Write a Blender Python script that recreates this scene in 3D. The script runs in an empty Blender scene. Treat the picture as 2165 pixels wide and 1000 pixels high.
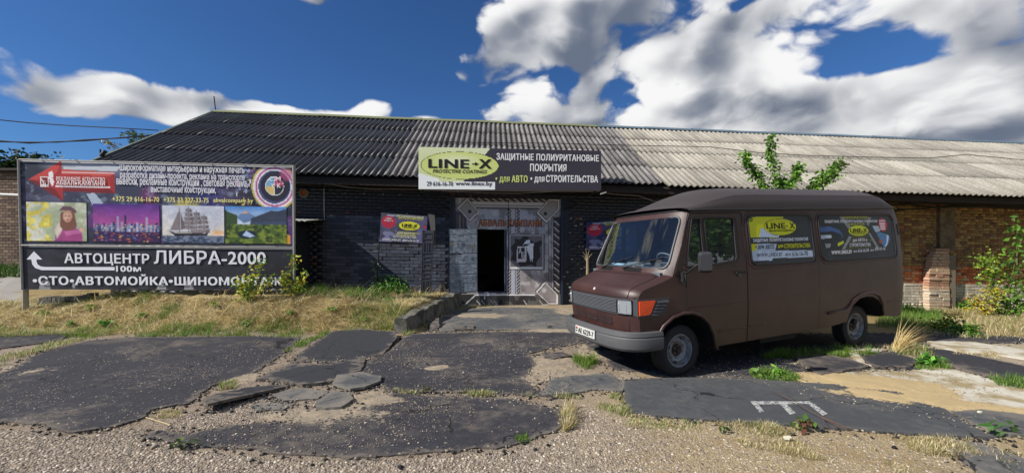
import bpy, bmesh, math, random
import numpy as np
from mathutils import Vector, Matrix
random.seed(7); rng = np.random.default_rng(11)
scn = bpy.context.scene
# ---------------------------------------------------------------- camera
F, HZ, CH, CX = 850.0, 530.0, 1.7, 1082.5
cam = bpy.data.cameras.new('camera'); cam.sensor_width = 36; cam.lens = 36*F/2165
cam.shift_y = (HZ-500)/2165; cam.clip_start = .05; cam.clip_end = 2000
camo = bpy.data.objects.new('camera', cam); scn.collection.objects.link(camo)
camo.location = (0, 0, CH); camo.rotation_euler = (math.pi/2, 0, 0); scn.camera = camo
# ---------------------------------------------------------------- sun and sky
SUN = Vector((1.0, .385, -.80)).normalized()
sl = bpy.data.lights.new('sun', 'SUN'); sl.energy = 5.0; sl.angle = math.radians(.5); sl.color = (1, .95, .86)
so = bpy.data.objects.new('sun', sl); scn.collection.objects.link(so)
so.rotation_euler = SUN.to_track_quat('-Z', 'Y').to_euler()
scn.view_settings.view_transform = 'Standard'; scn.view_settings.look = 'None'
scn.view_settings.exposure = 0.42; scn.view_settings.gamma = 1
scn.cycles.max_bounces = 6; scn.cycles.transparent_max_bounces = 12

class NT:
    def __init__(s, tree): s.t = tree; s.n = tree.nodes; s.l = tree.links
    def node(s, typ, ins=None, **props):
        nd = s.n.new(typ)
        for k, v in props.items(): setattr(nd, k, v)
        for k, v in (ins or {}).items(): s.put(nd.inputs[k], v)
        return nd
    def put(s, sock, v):
        if isinstance(v, bpy.types.NodeSocket): s.l.new(v, sock)
        elif isinstance(v, bpy.types.Node): s.l.new(v.outputs[0], sock)
        else:
            if sock.type == 'RGBA' and len(v) == 3: v = (*v, 1)
            sock.default_value = v
    def m(s, op, a, b=0.0, c=0.0):
        nd = s.n.new('ShaderNodeMath'); nd.operation = op
        s.put(nd.inputs[0], a); s.put(nd.inputs[1], b); s.put(nd.inputs[2], c); return nd.outputs[0]
    def mix(s, f, a, b, blend='MIX'):
        nd = s.n.new('ShaderNodeMix'); nd.data_type = 'RGBA'; nd.blend_type = blend
        s.put(nd.inputs[0], f); s.put(nd.inputs[6], a); s.put(nd.inputs[7], b); return nd.outputs[2]
    def ramp(s, f, lo, hi):
        nd = s.n.new('ShaderNodeMapRange'); nd.interpolation_type = 'SMOOTHSTEP'
        s.put(nd.inputs[0], f); nd.inputs[1].default_value = lo; nd.inputs[2].default_value = hi
        return nd.outputs[0]
    def noise(s, vec, scale, detail=4, rough=.55, dist=0):
        nd = s.n.new('ShaderNodeTexNoise')
        if vec is not None: s.put(nd.inputs['Vector'], vec)
        nd.inputs['Scale'].default_value = scale; nd.inputs['Detail'].default_value = detail
        nd.inputs['Roughness'].default_value = rough; nd.inputs['Distortion'].default_value = dist
        return nd.outputs['Fac']

world = bpy.data.worlds.new('World'); scn.world = world; world.use_nodes = True
W = NT(world.node_tree); W.n.clear()
sky = W.node('ShaderNodeTexSky', sky_type='NISHITA', sun_disc=False)
sky.sun_elevation = math.asin(-SUN.z); sky.sun_rotation = math.atan2(-SUN.x, -SUN.y)
sky.air_density = 1.0; sky.dust_density = .2; sky.ozone_density = 3.0
tc = W.node('ShaderNodeTexCoord'); D = tc.outputs['Generated']
sep = W.node('ShaderNodeSeparateXYZ', {0: D})
az = W.m('ARCTAN2', sep.outputs[0], sep.outputs[1])
hor = W.m('SQRT', W.m('ADD', W.m('MULTIPLY', sep.outputs[0], sep.outputs[0]), W.m('MULTIPLY', sep.outputs[1], sep.outputs[1])))
el = W.m('DIVIDE', sep.outputs[2], W.m('MAXIMUM', hor, .05))
def gauss(px, py, wpx, wpy, amp):      # a cloud bank (or a gap) centred on a compass bearing and height
    u = (px-CX)/F; v = (HZ-py)/F; a0 = math.atan(u); e0 = v*math.cos(a0)
    wa = wpx/F*math.cos(a0)**2; we = wpy/F*math.cos(a0)
    d1 = W.m('DIVIDE', W.m('SUBTRACT', az, a0), wa); d2 = W.m('DIVIDE', W.m('SUBTRACT', el, e0), we)
    q = W.m('ADD', W.m('MULTIPLY', d1, d1), W.m('MULTIPLY', d2, d2))
    return W.m('MULTIPLY', W.m('EXPONENT', W.m('MULTIPLY', q, -1)), amp)
def density(vec, fine=True):
    st = W.node('ShaderNodeMapping', {0: vec}); st.inputs['Scale'].default_value = (1, 1, 1.45); st.inputs['Location'].default_value = (5.1, 1.2, .9)
    wv = W.node('ShaderNodeTexNoise', {'Vector': st.outputs[0], 'Scale': 5.0, 'Detail': 3.0}).outputs['Color']
    v = W.node('ShaderNodeVectorMath', {0: st.outputs[0], 1: W.node('ShaderNodeVectorMath', {0: wv, 1: (.16, .16, .16)}, operation='MULTIPLY').outputs[0]}, operation='ADD').outputs[0]
    base = W.noise(v, 3.6, 5 if fine else 2, .5)
    def puff(sc):
        q = W.node('ShaderNodeTexVoronoi', {'Vector': v, 'Scale': sc}, feature='F1').outputs['Distance']
        return W.m('SUBTRACT', .45, q)
    d = W.m('ADD', W.m('MULTIPLY', base, .75), W.m('MULTIPLY', puff(9.0), .24))
    if fine: d = W.m('ADD', d, W.m('MULTIPLY', puff(24.0), .10))
    if fine: d = W.m('ADD', d, W.m('MULTIPLY', W.noise(v, 34, 5, .6), .11))
    else: d = W.m('ADD', d, .075)
    return W.m('ADD', d, .085)
n1 = density(D)
off = W.node('ShaderNodeVectorMath', {0: D, 1: (-.020, -.006, .028)}, operation='ADD').outputs[0]
s1 = density(D, False); n2 = density(off, False)
off2 = W.node('ShaderNodeVectorMath', {0: D, 1: (-.05, -.02, .10)}, operation='ADD').outputs[0]
b1 = W.noise(D, 3.0, 2); b2 = W.noise(off2, 3.0, 2)
cov = W.m('MULTIPLY', W.ramp(az, math.radians(-12), math.radians(3)), .15)
cov = W.m('MULTIPLY', cov, W.ramp(az, math.radians(200), math.radians(120)))
for g in [(320, 212, 170, 44, .30), (130, 215, 90, 32, .16), (640, 240, 220, 22, .27), (790, 225, 50, 22, .14), (900, 250, 40, 12, .14), (975, 170, 50, 50, .14),
          (500, 60, 420, 80, -.25), (830, 150, 90, 60, -.14), (1900, 110, 120, 42, -.22), (1740, 150, 80, 24, -.12), (2060, 60, 50, 60, .12),
          (1150, 70, 110, 90, .10), (1500, 120, 260, 120, .10), (1600, 250, 480, 60, .20), (2080, 200, 200, 90, .14),
          (1195, 175, 30, 26, -.15), (1435, 185, 24, 20, -.15), (980, 40, 50, 70, -.2), (1560, 10, 60, 16, -.16), (960, 90, 40, 40, -.1)]:
    cov = W.m('ADD', cov, gauss(*g))
dens = W.m('ADD', n1, cov)
alpha = W.ramp(dens, .56, .66)
thick = W.ramp(dens, .60, .86)
lit = W.m('ADD', W.m('MULTIPLY', W.m('SUBTRACT', s1, n2), 3.4), W.m('MULTIPLY', W.m('SUBTRACT', b1, b2), 3.2))
lit = W.m('ADD', lit, W.m('MULTIPLY', W.m('SUBTRACT', n1, s1), 3.4))
lit = W.m('ADD', W.m('SUBTRACT', .86, W.m('MULTIPLY', thick, .42)), lit)
lit = W.ramp(lit, -.15, 1.12)
ccol = W.mix(lit, (.15, .185, .26), (1.0, 1.0, 1.0))
skyc = W.mix(1.0, sky.outputs[0], (.50, .86, 1.32), 'MULTIPLY')
bgs = W.node('ShaderNodeBackground', {0: skyc, 1: .052})
bgc = W.node('ShaderNodeBackground', {0: ccol, 1: .70})
up = W.ramp(el, -.02, .04)
mixs = W.node('ShaderNodeMixShader', {0: W.m('MULTIPLY', alpha, up), 1: bgs.outputs[0], 2: bgc.outputs[0]})
W.node('ShaderNodeOutputWorld', {0: mixs.outputs[0]})

# ---------------------------------------------------------------- materials
def lin(h):
    if isinstance(h, str):
        h = [int(h[i:i+2], 16)/255 for i in (0, 2, 4)]
        return tuple((c/12.92 if c <= .04045 else ((c+.055)/1.055)**2.4) for c in h)
    return tuple(h)
MATS = {}
def mat(name, col=(.5,.5,.5), rough=.6, metal=0, var=0, vscale=8, bump=0, bscale=60, col2=None, spec=.5, rand=0, attr=None, coat=0, coord='Object', detail=4, bdist=.01, trans=0):
    if name in MATS: return MATS[name]
    m = bpy.data.materials.new(name); m.use_nodes = True; MATS[name] = m
    t = NT(m.node_tree); p = t.n['Principled BSDF']
    co = t.node('ShaderNodeTexCoord').outputs[coord] if coord != 'Pos' else t.node('ShaderNodeNewGeometry').outputs['Position']
    c = lin(col)
    if attr:
        base = t.node('ShaderNodeAttribute', attribute_name=attr).outputs['Color']
    else:
        base = t.node('ShaderNodeRGB'); base.outputs[0].default_value = (*c, 1); base = base.outputs[0]
    if col2 is not None:
        base = t.mix(t.ramp(t.noise(co, vscale, detail, .6), .40, .62), base, (*lin(col2), 1))
    if var:
        f = t.noise(co, vscale*2.3, detail, .65)
        base = t.mix(1.0, base, t.node('ShaderNodeCombineColor', {0: t.m('ADD', 1-var, t.m('MULTIPLY', f, 2*var)), 1: t.m('ADD', 1-var, t.m('MULTIPLY', f, 2*var)), 2: t.m('ADD', 1-var, t.m('MULTIPLY', f, 2*var))}).outputs[0], 'MULTIPLY')
    if rand:
        r = t.node('ShaderNodeObjectInfo').outputs['Random']
        v = t.m('ADD', 1-rand, t.m('MULTIPLY', r, 2*rand))
        base = t.mix(1.0, base, t.node('ShaderNodeCombineColor', {0: v, 1: v, 2: v}).outputs[0], 'MULTIPLY')
    t.put(p.inputs['Base Color'], base); p.inputs['Roughness'].default_value = rough
    p.inputs['Metallic'].default_value = metal; p.inputs['Specular IOR Level'].default_value = spec
    p.inputs['Coat Weight'].default_value = coat
    if trans:
        p.inputs['Subsurface Weight'].default_value = 0
        tr = t.node('ShaderNodeBsdfTranslucent', {0: base}); mx = t.node('ShaderNodeMixShader', {0: trans, 1: p.outputs[0], 2: tr.outputs[0]})
        t.put(t.n['Material Output'].inputs[0], mx.outputs[0])
    if bump:
        b = t.node('ShaderNodeBump', {'Strength': bump, 'Distance': bdist, 'Height': t.noise(co, bscale, 5, .65)})
        t.put(p.inputs['Normal'], b.outputs[0])
    return m
def glass(name, tint=(.6,.7,.75), refl=1.0, alpha=.8):
    if name in MATS: return MATS[name]
    m = bpy.data.materials.new(name); m.use_nodes = True; MATS[name] = m
    t = NT(m.node_tree); t.n.remove(t.n['Principled BSDF'])
    fr = t.node('ShaderNodeFresnel', {0: 1.5})
    gl = t.node('ShaderNodeBsdfGlossy', {0: (1,1,1,1), 1: .02}); tr = t.node('ShaderNodeBsdfTransparent', {0: (*tint, 1)})
    df = t.node('ShaderNodeBsdfDiffuse', {0: (.1,.11,.12,1)})
    a = t.node('ShaderNodeMixShader', {0: 1-alpha, 1: tr.outputs[0], 2: df.outputs[0]})
    f = t.m('MINIMUM', t.m('MULTIPLY', fr.outputs[0], refl), .95)
    t.put(t.n['Material Output'].inputs[0], t.node('ShaderNodeMixShader', {0: f, 1: a.outputs[0], 2: gl.outputs[0]}).outputs[0])
    return m
M_PRINT = lambda: mat('printed_vinyl', attr='col', rough=.42, spec=.35)
M_LEAF = lambda: mat('leaf', attr='col', rough=.5, spec=.35, trans=.35)
M_VCOL = lambda: mat('mineral', attr='col', rough=.9, spec=.2)

# ---------------------------------------------------------------- object helpers
COL = scn.collection
OFF = {}
def root(name, loc, label, cat, group=None, rot=None, local=False):
    o = bpy.data.objects.new(name, None); COL.objects.link(o); o.location = loc
    o.empty_display_size = .2
    if rot: o.rotation_euler = rot
    OFF[o.name] = Vector((0,0,0)) if local else Vector(loc)
    tag(o, label, cat, group); return o
def tag(o, label=None, cat=None, group=None, kind=None):
    if label: o['label'] = label
    if cat: o['category'] = cat
    if group: o['group'] = group
    if kind: o['kind'] = kind
    return o
def link(name, me, parent=None, loc=None):
    o = bpy.data.objects.new(name, me); COL.objects.link(o)
    if parent is not None:
        o.parent = parent; OFF[o.name] = OFF.get(parent.name, Vector((0,0,0)))
    if loc is not None: o.location = loc
    return o
def mk(name, V, Fc, m=None, parent=None, smooth=False, cols=None, kind=None, label=None, percorner=None):
    V = np.asarray(V, dtype=np.float32).reshape(-1, 3)
    if parent is not None:
        of = OFF.get(parent.name, Vector((0,0,0))); V = V - np.array(of, dtype=np.float32)
    me = bpy.data.meshes.new(name)
    if isinstance(Fc, np.ndarray):
        n, k = Fc.shape
        me.vertices.add(len(V)); me.vertices.foreach_set('co', V.ravel())
        me.loops.add(n*k); me.loops.foreach_set('vertex_index', Fc.ravel().astype(np.int32))
        me.polygons.add(n); me.polygons.foreach_set('loop_start', np.arange(0, n*k, k, dtype=np.int32))
        me.polygons.foreach_set('loop_total', np.full(n, k, dtype=np.int32))
        me.update(calc_edges=True)
    else:
        me.from_pydata(V.tolist(), [], Fc); me.update()
    if cols is not None:       # per vertex colours
        a = me.color_attributes.new('col', 'FLOAT_COLOR', 'POINT')
        c = np.ones((len(V), 4), dtype=np.float32); c[:, :3] = cols; a.data.foreach_set('color', c.ravel())
    if percorner is not None:
        a = me.color_attributes.new('col', 'FLOAT_COLOR', 'CORNER')
        c = np.ones((len(percorner), 4), dtype=np.float32); c[:, :3] = percorner; a.data.foreach_set('color', c.ravel())
    if m: me.materials.append(m)
    if smooth: me.polygons.foreach_set('use_smooth', np.ones(len(me.polygons), dtype=bool))
    o = link(name, me, parent)
    if kind: o['kind'] = kind
    if label: o['label'] = label
    return o
def sharp(o, deg=35):
    bm = bmesh.new(); bm.from_mesh(o.data)
    for e in bm.edges:
        if len(e.link_faces) == 2 and e.calc_face_angle(0) > math.radians(deg): e.smooth = False
    for f in bm.faces: f.smooth = True
    bm.to_mesh(o.data); bm.free(); return o
class Geo:
    def __init__(s): s.v = []; s.f = []
    def add(s, V, Fc):
        b = len(s.v); s.v += [tuple(p) for p in V]; s.f += [tuple(i+b for i in f) for f in Fc]; return s
    def box(s, o, ex, ey, ez):      # corner o, edge vectors
        o, ex, ey, ez = Vector(o), Vector(ex), Vector(ey), Vector(ez)
        V = [o, o+ex, o+ex+ey, o+ey, o+ez, o+ex+ez, o+ex+ey+ez, o+ey+ez]
        return s.add(V, [(0,3,2,1),(4,5,6,7),(0,1,5,4),(1,2,6,5),(2,3,7,6),(3,0,4,7)])
    def aabb(s, x0, x1, y0, y1, z0, z1): return s.box((x0,y0,z0), (x1-x0,0,0), (0,y1-y0,0), (0,0,z1-z0))
    def tube(s, pts, r, n=6, closed=False):
        pts = [Vector(p) for p in pts]; k = len(pts); rr = r if hasattr(r, '__len__') else [r]*k
        V = []; up = Vector((0,0,1))
        for i, p in enumerate(pts):
            if closed: t = pts[(i+1) % k]-pts[i-1]
            else: t = pts[min(i+1, k-1)]-pts[max(i-1, 0)]
            t.normalize(); a = t.cross(up)
            if a.length < .05: a = t.cross(Vector((1,0,0)))
            a.normalize(); b = t.cross(a)
            for j in range(n):
                q = 2*math.pi*j/n; V.append(p+(a*math.cos(q)+b*math.sin(q))*rr[i])
        Fc = []
        for i in range(k if closed else k-1):
            for j in range(n):
                a0 = i*n+j; a1 = i*n+(j+1) % n; i2 = (i+1) % k
                Fc.append((a0, a1, i2*n+(j+1) % n, i2*n+j))
        if not closed: Fc += [tuple(range(n))[::-1], tuple((k-1)*n+j for j in range(n))]
        return s.add(V, Fc)
    def lathe(s, prof, c, axis, up, n=32):   # prof (r, h) along axis
        c, ax = Vector(c), Vector(axis).normalized(); a = Vector(up).normalized(); b = ax.cross(a)
        V = []
        for r, h in prof:
            for j in range(n):
                q = 2*math.pi*j/n; V.append(c+ax*h+(a*math.cos(q)+b*math.sin(q))*r)
        Fc = [(i*n+j, i*n+(j+1) % n, (i+1)*n+(j+1) % n, (i+1)*n+j) for i in range(len(prof)-1) for j in range(n)]
        return s.add(V, Fc)
    def prism(s, pts, ext):    # planar polygon and an extrusion vector
        pts = [Vector(p) for p in pts]; e = Vector(ext); k = len(pts)
        return s.add(pts+[p+e for p in pts], [tuple(range(k))[::-1], tuple(range(k, 2*k))]+[(i, (i+1) % k, k+(i+1) % k, k+i) for i in range(k)])
    def obj(s, name, m=None, parent=None, smooth=False, **k): return mk(name, s.v, s.f, m, parent, smooth, **k)

# ---------------------------------------------------------------- numeric noise
_T = np.random.default_rng(5).random((256, 256))
def vnoise(x, y):
    x = np.asarray(x, float); y = np.asarray(y, float)
    xi = np.floor(x).astype(int); yi = np.floor(y).astype(int); fx = x-xi; fy = y-yi
    fx = fx*fx*(3-2*fx); fy = fy*fy*(3-2*fy)
    g = lambda a, b: _T[a & 255, b & 255]
    return (g(xi, yi)*(1-fx)+g(xi+1, yi)*fx)*(1-fy)+(g(xi, yi+1)*(1-fx)+g(xi+1, yi+1)*fx)*fy
def fbm(x, y, o=4):
    s = 0; a = .5; t = 0
    for i in range(o): s = s+a*vnoise(x*2**i+17*i, y*2**i+31*i); t += a; a *= .5
    return s/t
def sm(t): t = np.clip(t, 0, 1); return t*t*(3-2*t)

# ---------------------------------------------------------------- ground shape
G0 = 0.0
def G(X, Y, detail=True):
    X = np.asarray(X, float); Y = np.asarray(Y, float)
    xl = -2.42+(Y-8.2)*.165
    e0 = 8.05+.12*np.sin(X*1.3)+.25*sm((-7.5-X)/3)
    bank = sm((Y-e0)/1.15)*np.where(X < -1.2, sm((xl-X)/.22+.5), 0)
    h = bank*(.42+.27*np.exp(-((Y-9.6)/1.0)**2)*sm((X+10.3)/1.2)*sm((-2.9-X)/1.2)+.05*(fbm(X*.9, Y*.9)-.5)*2)
    h = h+.5*sm((Y-14)/20)*sm((-9-X)/3)
    h = h-.30*sm((X-6)/7)*sm((Y-7.5)/4.5)
    h = h+.045*(fbm(X*.55+3, Y*.55+9, 2)-.5)*2*sm(Y/3)*(1-bank)*sm((14-Y)/3)
    h = h+.05*np.exp(-((X-5.9)/1.6)**2-((Y-6.6)/1.0)**2)
    h = h-G0*np.exp(-((X-2.3)/1.2)**2-((Y-5.4)/1.0)**2)
    if detail:
        h = h+.06*bank*(fbm(X*3.5, Y*3.5, 4)-.5)*2
        h = h-.03*sm((4.6-Y)/1.2)*0
    return h
def gp(px, py, steps=6000):
    Y = np.exp(np.linspace(math.log(1.5), math.log(80), steps)); u = (px-CX)/F
    z = CH+(HZ-py)/F*Y; g = G(u*Y, Y); k = np.argmax(z <= g)
    y = Y[k]; return Vector((u*y, y, float(G(u*y, y))))
G0 = float(G(2.3, 5.4, False))
def P(px, py, Y): return Vector(((px-CX)/F*Y, Y, CH+(HZ-py)/F*Y))

# ---------------------------------------------------------------- the facade's own frame
TA = .061; AL = math.atan(TA); CA, SA = math.cos(AL), math.sin(AL); YW = 12.55; SH = .02
def B(a, b, z): return Vector((a*CA-b*SA, YW+a*SA+b*CA, z-SH*a))
def fa(px, b):
    u = (px-CX)/F; return (u*(YW+b*CA)+b*SA)/(CA-u*SA)
def fz(px, py, b):
    a = fa(px, b); Y = YW+a*SA+b*CA; return CH+(HZ-py)/F*Y+SH*a
def FB(px, py, b): return B(fa(px, b), b, fz(px, py, b))
# ---------------------------------------------------------------- flat print: painted canvases, lettering
class Canvas:
    def __init__(s, nx, ny, col):
        s.nx, s.ny = nx, ny; s.a = np.zeros((ny, nx, 3)); s.a[:] = lin(col)
        s.X, s.Y = np.meshgrid((np.arange(nx)+.5)/nx, (np.arange(ny)+.5)/ny)   # 0..1, y down
        s.hole = np.zeros((ny, nx), bool)
    def put(s, mask, col, al=1.0):
        m = np.clip(mask.astype(float)*al, 0, 1)[..., None]; s.a = s.a*(1-m)+np.array(lin(col))*m; return s
    def inside(s, pts):
        r = np.zeros(s.X.shape, bool); k = len(pts)
        for i in range(k):
            x0, y0 = pts[i]; x1, y1 = pts[(i+1) % k]
            if y0 == y1: continue
            c = ((y0 > s.Y) != (y1 > s.Y)) & (s.X < (x1-x0)*(s.Y-y0)/(y1-y0)+x0); r ^= c
        return r
    def poly(s, pts, col, al=1.0): return s.put(s.inside(pts), col, al)
    def rect(s, x0, y0, x1, y1, col, al=1.0): return s.put((s.X >= x0) & (s.X < x1) & (s.Y >= y0) & (s.Y < y1), col, al)
    def ell(s, cx, cy, rx, ry, col, al=1.0, soft=0):
        d = np.sqrt(((s.X-cx)/rx)**2+((s.Y-cy)/ry)**2)
        return s.put(np.clip((1-d)/soft, 0, 1) if soft else d < 1, col, al)
    def ring(s, cx, cy, rx, ry, w, col, al=1.0):
        d = np.sqrt(((s.X-cx)/rx)**2+((s.Y-cy)/ry)**2); return s.put((d < 1) & (d > 1-w), col, al)
    def line(s, x0, y0, x1, y1, w, col, al=1.0, asp=1.0):
        dx, dy = (x1-x0), (y1-y0)*asp; L = math.hypot(dx, dy)+1e-9
        t = np.clip(((s.X-x0)*dx+(s.Y-y0)*asp*dy)/L/L, 0, 1)
        d = np.hypot(s.X-x0-t*dx, (s.Y-y0)*asp-t*dy); return s.put(d < w/2, col, al)
    def noise(s, sx, sy, lo, hi, col, al=1.0, seed=0, o=4):
        n = fbm(s.X*sx+seed*7.3, s.Y*sy+seed*3.1, o); return s.put(sm((n-lo)/(hi-lo)), col, al)
    def soften(s):
        p = np.pad(s.a, ((1,1),(1,1),(0,0)), 'edge'); s.a = (p[:-2,1:-1]+p[2:,1:-1]+p[1:-1,:-2]+p[1:-1,2:]+2*s.a)/6; return s
    def grain(s, amt, sx=60, sy=60, seed=3):
        n = fbm(s.X*sx+seed, s.Y*sy, 3)[..., None]; s.a = s.a*(1-amt+2*amt*n); return s
class Panel:
    def __init__(s, px, W3, flip=False):   # px corners TL TR BR BL in the photo; W3 the same corners in the place
        s.px = [Vector((*p, 0)) for p in px]; s.w = [Vector(p) for p in W3]
        s.n = (s.w[3]-s.w[0]).cross(s.w[1]-s.w[0]).normalized()
        if flip: s.n = -s.n
    def uv(s, x, y):
        TL, TR, BR, BL = s.px; u = v = .5
        for _ in range(12):
            t = TL.lerp(TR, u); b = BL.lerp(BR, u); v = (y-t.y)/(b.y-t.y)
            l = TL.lerp(BL, v); r = TR.lerp(BR, v); u = (x-l.x)/(r.x-l.x)
        return u, v
    def pt(s, u, v, off=0.0):
        return s.w[0].lerp(s.w[1], u).lerp(s.w[3].lerp(s.w[2], u), v)+s.n*off
    def pts(s, U, V, off):
        w = [np.array(p) for p in s.w]; U = np.asarray(U)[..., None]; V = np.asarray(V)[..., None]
        return (w[0]*(1-U)+w[1]*U)*(1-V)+(w[3]*(1-U)+w[2]*U)*V+np.array(s.n)*off
def show_print(name, cv, pan, parent, off=.004, rect=(0,0,1,1), relief=None, m=None):
    nx, ny = cv.nx, cv.ny
    U, V = np.meshgrid(np.linspace(rect[0], rect[2], nx+1), np.linspace(rect[1], rect[3], ny+1))
    P3 = pan.pts(U, V, off)
    if relief is not None: P3 = P3+np.array(pan.n)*relief(U, V)[..., None]
    i, j = np.meshgrid(np.arange(nx), np.arange(ny)); a = j*(nx+1)+i
    q = np.stack([a, a+nx+1, a+nx+2, a+1], -1); keep = ~cv.hole
    q = q[keep]; c = np.repeat(cv.a[keep], 4, axis=0)
    return mk(name, P3.reshape(-1, 3), q.reshape(-1, 4), m or M_PRINT(), parent, percorner=c)
_TX = {}
def text_geo(st, bold=0.0, italic=0.0, res=3):
    k = (st, bold, italic)
    if k in _TX: return _TX[k]
    cu = bpy.data.curves.new('t', 'FONT'); cu.body = st; cu.resolution_u = res; cu.offset = min(bold, .006); cu.shear = italic; cu.space_character = 1.0+bold*2.2
    o = bpy.data.objects.new('t', cu); COL.objects.link(o)
    dg = bpy.context.evaluated_depsgraph_get(); me = bpy.data.meshes.new_from_object(o.evaluated_get(dg))
    n = len(me.vertices); v = np.zeros(n*3); me.vertices.foreach_get('co', v); v = v.reshape(-1, 3)[:, :2]
    f = [tuple(p.vertices) for p in me.polygons]
    bpy.data.objects.remove(o); bpy.data.curves.remove(cu); bpy.data.meshes.remove(me)
    lay = np.zeros(n)
    if bold > .012:      # heavier strokes: the outline printed several times, a hair apart
        b = bold*.7; sh = [(0,0),(-b,-b*.45),(b,-b*.45),(-b,b*.45),(b,b*.45)]
        v0 = v; v = np.concatenate([v0+np.array(s) for s in sh]); lay = np.repeat(np.arange(5), n)
        f = [tuple(i+j*n for i in p) for j in range(5) for p in f]
    lo, hi = v.min(0), v.max(0); v = (v-lo)/(hi-lo); _TX[k] = (v, f, lay); return _TX[k]
def text(pan, st, x0, y0, x1, y1, col, parent, bold=.02, italic=0, off=.007, px=True, name='lettering', rough=.5):
    v, f, lay = text_geo(st, bold, italic)
    if px:
        xm, ym = (x0+x1)/2, (y0+y1)/2
        u0, a = pan.uv(x0, ym); u1, b = pan.uv(x1, ym); _, c0 = pan.uv(xm, y0); _, c1 = pan.uv(xm, y1)
        hh = (c1-c0)/2; vm0, vm1 = a, b
        # lettering runs parallel to the panel's own edges
        mid = (a+b)/2; vm0 = vm1 = (c0+c1)/2
    else: u0, u1 = x0, x1; hh = (y1-y0)/2; vm0 = vm1 = (y0+y1)/2
    U = u0+(u1-u0)*v[:, 0]; Vv = (vm0+hh)-2*hh*v[:, 1]
    m = mat('ink_'+(col if isinstance(col, str) else '%02x%02x%02x' % tuple(int(c*255) for c in col)), col, rough=rough, spec=.3)
    return mk(name, pan.pts(U, Vv, off)+np.array(pan.n)*(lay*.0004)[:, None], f, m, parent)
def shape(pan, pts, col, parent, off=.006, name='printed_shape', px=True):
    uv = [pan.uv(*p) if px else p for p in pts]
    m = mat('ink_'+col, col, rough=.5, spec=.3)
    return mk(name, [pan.pt(u, v, off) for u, v in uv], [tuple(range(len(pts)))], m, parent)
def ellpts(cx, cy, rx, ry, n=36): return [(cx+rx*math.cos(2*math.pi*i/n), cy+ry*math.sin(2*math.pi*i/n)) for i in range(n)]

# ---------------------------------------------------------------- ground
def seglin(parts):
    o = []
    for a, b, n in parts: o.append(np.linspace(a, b, n, endpoint=False))
    return np.concatenate(o+[np.array([parts[-1][1]])])
gx = seglin([(-600,-60,10), (-60,-14,24), (-14,-9,60), (-9,9,300), (9,20,110), (20,60,30), (60,600,10)])
gy = seglin([(-300,-10,10), (-10,1.5,24), (1.5,9.8,160), (9.8,14,60), (14,60,60), (60,900,14)])
GX, GY = np.meshgrid(gx, gy); GZ = G(GX, GY)
e1 = fbm(GX*1.7, GY*1.7); e2 = fbm(GX*7, GY*7, 3); e3 = fbm(GX*.5+9, GY*.5)
soil = np.array(lin('8f8272')); grav = np.array(lin('97897a')); straw = np.array(lin('a8925f')); sandc = np.array(lin('b3a284')); dark = np.array(lin('4a463f'))
c = np.ones(GX.shape+(3,))*grav
def blend(c, m, col): m = np.clip(m, 0, 1)[..., None]; return c*(1-m)+col*m
c = blend(c, sm((e1-.45)/.2)*.6, soil)
c = blend(c, sm((GX+.4-e1)/1.6)*sm((6.2-GY)/1.5)*(.6+.5*e3), np.array(lin('af9c78')))
bk = sm((GY-8.1)/.3)*(GX < -1.9)
c = blend(c, bk*.9, straw*(.55+.5*e2[..., None]))
c = blend(c, sm((GX-5)/2)*sm((GY-7.4-.5*(e1-.5))/.8), straw*.8)
c = blend(c, sm((GX+2.2)/.4)*sm((GY-8.5)/1.5)*sm((4-GX)/2)*.8, sandc*.85)
c = blend(c, sm((GX-3.2)/.6)*sm((GY-4.6)/.4)*sm((7.6-GY)/.3)*.9, np.array(lin('b3a78e')))
c = blend(c, (GY > 13.5)*1.0*(GX > -30), np.array(lin('6a6450')))
mg = bpy.data.materials.new('gravel_soil'); mg.use_nodes = True; t = NT(mg.node_tree); pr = t.n['Principled BSDF']
pos = t.node('ShaderNodeNewGeometry').outputs['Position']
vo = t.node('ShaderNodeTexVoronoi', {0: pos}); vo.inputs['Scale'].default_value = 95
vo2 = t.node('ShaderNodeTexVoronoi', {0: pos}); vo2.inputs['Scale'].default_value = 28
base = t.node('ShaderNodeAttribute', attribute_name='col').outputs['Color']
hs = t.node('ShaderNodeSeparateColor', {0: vo.outputs['Color']})
br = t.m('ADD', .66, t.m('MULTIPLY', hs.outputs[0], .62))
sc = t.mix(1.0, base, t.node('ShaderNodeCombineColor', {0: br, 1: br, 2: br}).outputs[0], 'MULTIPLY')
sc = t.mix(t.m('MULTIPLY', hs.outputs[1], .18), sc, (.27, .22, .175))
bare = t.ramp(t.noise(pos, 1.7, 7, .7, .6), .50, .60)
sc = t.mix(t.m('MULTIPLY', bare, .55), sc, t.mix(1.0, base, (.74, .68, .58, 1), 'MULTIPLY'))
sc = t.mix(t.m('MULTIPLY', t.ramp(t.noise(pos, 2.2, 6, .7), .5, .7), .45), sc, (.30, .235, .165))
t.put(pr.inputs['Base Color'], sc); pr.inputs['Roughness'].default_value = .95; pr.inputs['Specular IOR Level'].default_value = .15
h = t.m('ADD', t.m('MULTIPLY', t.m('SUBTRACT', 1, vo.outputs['Distance']), .9), t.m('ADD', t.m('MULTIPLY', t.m('SUBTRACT', 1, vo2.outputs['Distance']), .5), t.noise(pos, 90, 5, .7)))
t.put(pr.inputs['Normal'], t.node('ShaderNodeBump', {'Strength': .9, 'Distance': .012, 'Height': h}).outputs[0])
ny_, nx_ = GX.shape
i, j = np.meshgrid(np.arange(nx_-1), np.arange(ny_-1)); a = j*nx_+i
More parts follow.
